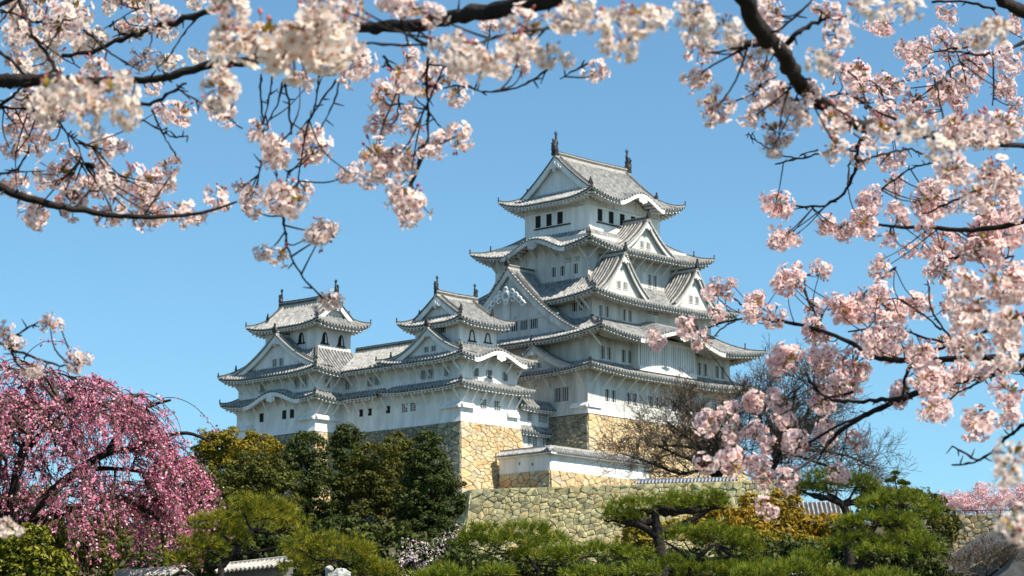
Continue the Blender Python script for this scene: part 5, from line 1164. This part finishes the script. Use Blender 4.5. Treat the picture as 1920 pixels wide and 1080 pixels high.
b([(1960, 520), (1900, 540), (1840, 560), (1790, 600)], 8, 8.6, 8, 4, True); b([(1920, 330), (1870, 340), (1800, 370), (1740, 400)], 7.5, 8.2, 8, 4)
for bx in [(1568, 1640, 105, 180), (1625, 1692, 130, 195), (1608, 1680, 30, 72), (1668, 1752, 68, 130), (1690, 1740, 165, 215), (1730, 1826, 135, 206), (1806, 1858, 126, 162), (1850, 1918, 146, 192), (1880, 1925, 100, 140), (1653, 1712, 280, 316), (1650, 1706, 324, 358), (1780, 1830, 60, 90), (1810, 1870, 95, 125), (1745, 1800, 5, 40), (1880, 1925, 30, 70), (1650, 1700, 190, 225)]: RT.box(*bx, 9.2, 'pink', 1.25)
for bx in [(1750, 1830, 195, 280), (1820, 1925, 190, 290), (1740, 1830, 270, 370), (1820, 1925, 280, 380), (1780, 1870, 340, 400)]: RT.box(*bx, 5.9, 'blush', 1.3)
for bx in [(1417, 1500, 356, 412), (1584, 1660, 352, 402), (1515, 1590, 400, 447), (1575, 1650, 395, 445), (1440, 1515, 418, 467), (1700, 1792, 345, 412), (1820, 1925, 360, 420), (1655, 1710, 380, 425), (1675, 1752, 445, 492), (1620, 1682, 488, 526), (1735, 1787, 485, 532), (1790, 1925, 400, 500), (1740, 1800, 430, 470)]: RT.box(*bx, 8.4, 'pink', 1.2)
for bx in [(1442, 1508, 490, 562), (1516, 1562, 484, 528), (1388, 1435, 540, 610), (1425, 1472, 570, 622), (1310, 1382, 528, 568), (1325, 1368, 562, 610), (1202, 1258, 624, 658), (1262, 1306, 598, 636), (1290, 1338, 620, 656), (1540, 1632, 545, 616), (1498, 1556, 598, 646), (1600, 1706, 612, 672), (1508, 1572, 640, 702), (1568, 1628, 655, 722), (1438, 1496, 640, 708), (1640, 1690, 560, 605), (1690, 1765, 540, 600), (1560, 1600, 715, 750), (1655, 1700, 570, 600)]: RT.box(*bx, 9.6, 'pink', 1.2)
for bx in [(1388, 1440, 733, 776), (1434, 1484, 733, 772), (1296, 1346, 770, 816), (1344, 1392, 758, 800), (1350, 1392, 795, 834), (1398, 1442, 785, 830), (1418, 1458, 812, 848), (1452, 1496, 768, 812), (1468, 1514, 808, 856), (1512, 1572, 738, 780), (1525, 1572, 775, 842), (1583, 1628, 808, 842), (1300, 1340, 842, 892), (1344, 1396, 845, 890), (1398, 1450, 852, 902), (1448, 1504, 868, 918), (1412, 1446, 886, 920), (1546, 1594, 868, 904), (1416, 1450, 934, 972), (1390, 1430, 850, 880)]: RT.box(*bx, 9.8, 'pink', 1.5)
for bx in [(1765, 1840, 500, 570), (1830, 1925, 490, 580), (1770, 1860, 560, 640), (1850, 1925, 570, 650), (1790, 1850, 620, 690), (1840, 1925, 640, 700)]: RT.box(*bx, 6.3, 'blush', 1.3)
for bx in [(1692, 1778, 688, 742), (1715, 1780, 725, 762), (1728, 1798, 745, 796), (1808, 1864, 752, 824), (1852, 1925, 716, 762), (1864, 1918, 763, 806), (1700, 1760, 640, 690)]: RT.box(*bx, 8.6, 'pink', 1.2)
for bx in [(1862, 1925, 820, 900), (1885, 1925, 960, 1000)]: RT.box(*bx, 5.0, 'cream', 1.2)
def string(T, n, kind, ok, lo=.5, hi=.85):
    k = 0
    while k < n:
        p = random.choice(T.samples) + Vector((random.gauss(0, .06), random.gauss(0, .08), random.gauss(0, .06)))
        r_ = p - Vector((0, 0, CZ)); dz = r_.y * math.cos(PITCH) + r_.z * math.sin(PITCH); x = 960 + FPX * r_.x / dz; y = 540 - FPX * (r_.z * math.cos(PITCH) - r_.y * math.sin(PITCH)) / dz
        if ok(x, y): T.cl.append((x, y, p.y - T.rake * (600 - y), random.uniform(lo, hi), kind)); k += 1
string(RT, 85, 'pink', lambda x, y: (x > 1560 and 60 < y < 760 and not (x < 1700 and 320 < y < 390)) or (1400 < x < 1560 and 560 < y < 740))
string(LT, 12, 'blush', lambda x, y: -10 < x < 330 and y < 420)
string(LT, 6, 'cream', lambda x, y: -10 < x < 300 and y < 150)
string(OT, 10, 'blush', lambda x, y: (1380 < x < 1780 and 60 < y < 300) or (640 < x < 1000 and y < 150))
for T in (LT, RT, OT): T.finish('')

# low garden walls with white mortared tiles, a carving and a roof at the lower edge
def tile_wall(label, A, B, h):
    A, B = Vector(A), Vector(B); g = gz(A.x, A.y); c = (A + B) / 2; t = thing('garden_wall', label, 'garden wall', (c.x, c.y, g), o0=(c.x, c.y, g), group='tile capped garden walls'); d = B - A; L = d.length; d.normalize(); n = Vector((d.y, -d.x, 0)).normalized()
    mb = MB(); mb.hexa([A - n * .14 - Vector((0, 0, A.z - g + .2)), A + n * .14 - Vector((0, 0, A.z - g + .2)), B + n * .14 - Vector((0, 0, B.z - g + .2)), B - n * .14 - Vector((0, 0, B.z - g + .2))], [A - n * .14 - Vector((0, 0, .1)), A + n * .14 - Vector((0, 0, .1)), B + n * .14 - Vector((0, 0, .1)), B - n * .14 - Vector((0, 0, .1))]); mb.build('wall', M['soffit'], t)  # dark wall colour stands in for the shadow under the coping
    mb = MB(); k = int(L / .24)
    for sg in (1, -1):
        mb.quad(A + n * sg * .34 - Vector((0, 0, .1)), B + n * sg * .34 - Vector((0, 0, .1)), B + n * sg * .05 + Vector((0, 0, .06)), A + n * sg * .05 + Vector((0, 0, .06)), 1)
        for i in range(k):
            p = A + (B - A) * ((i + .5) / k); mb.tube([p + n * sg * .37 - Vector((0, 0, .1)), p + n * sg * .05 + Vector((0, 0, .08))], .06, 6, 0)
    mb.tube([A + Vector((0, 0, .09)), B + Vector((0, 0, .09))], .085, 8, 0); mb.build('tile_coping', [M['ridge_light'], M['pan']], t); return t
tile_wall('tile capped garden wall under the golden pine at lower left', at(425, 1067, 72), at(540, 1055, 69), .3)
tile_wall('tile capped garden wall below the weeping cherry', at(222, 1082, 72), at(345, 1072, 70), .3)
# pale rocks under the pine
M['rock'] = mat('pale rock', (.55, .55, .52), .9, (6, .35, 1.15), .8)
for lb, (x, y, r) in (('pale upright rock under the golden tipped pine', (618, 1068, .09)), ('broad pale rock right of the upright one under the pine', (640, 1084, .22))):
    c = at(x, y, 52); mb = MB(); n1, n2 = 7, 10; rg_ = []
    for i in range(n1 + 1):
        ph = math.pi * i / n1; rg_.append([mb.vert((c.x + math.sin(ph) * math.cos(k * 2 * math.pi / n2) * r * random.uniform(.75, 1.2), c.y + math.sin(ph) * math.sin(k * 2 * math.pi / n2) * r * random.uniform(.75, 1.2), c.z + math.cos(ph) * r * random.uniform(.6, 1) - (c.z if i == n1 else 0) - (.4 * c.z if i == n1 - 1 else 0))) for k in range(n2)])
    for A, B in zip(rg_[:-1], rg_[1:]):
        for k in range(n2): mb.face((A[k], B[k], B[(k + 1) % n2], A[(k + 1) % n2]))
    tag(mb.build('garden_rock', M['rock'], None, origin=None), lb, 'rock', 'pale rocks under the pine')
# concave tiled roof at the lower right
rb = at(1860, 1075, 118); rt = thing('dark_tiled_building', 'dark grey concave roof of a building at the lower right corner', 'building', (rb.x, rb.y, 0), o0=(rb.x, rb.y, 0))
prof = [at(x, y, 118) for x, y in [(1788, 1074), (1815, 1062), (1840, 1049), (1865, 1034), (1890, 1018), (1915, 1001), (1945, 980)]]
mb = MB(); dp = Vector((-1.2, 7.5, 0)); P2 = smooth_pts(prof, 3); rows = bumps(0, 1, .052)
for (a0, h0, m), (a1, h1, _) in zip(rows[:-1], rows[1:]):
    for p, q_ in zip(P2[:-1], P2[1:]):
        mb.quad(p + dp * a0 + Vector((0, 0, h0)), p + dp * a1 + Vector((0, 0, h1)), q_ + dp * a1 + Vector((0, 0, h1)), q_ + dp * a0 + Vector((0, 0, h0)), 1 if m else 0)
M['tile_dark'] = mat('dark weathered tiles', (.11, .11, .115), .7, (2, .6, 1.3))
ro = mb.build('roof', [M['tile_dark'], M['pan']], rt)
mb = MB(); mb.sweep([p + Vector((0, -.1, 0)) for p in P2], (0, .18, 0), -.02, .24, 0); mb.build('verge', M['tile_dark'], ro)
mb = MB(); mb.poly([p + Vector((0, .5, -.12)) for p in P2] + [Vector((P2[-1].x, 118.5, 3)), Vector((P2[0].x, 118.5, 3))]); mb.build('gable_wall', M['tile_dark'], rt)
mb = MB(); mb.box(P2[0].x + .6, P2[-1].x, 118.6, 125, 0, P2[0].z - .3); mb.build('wall', M['soffit'], rt)
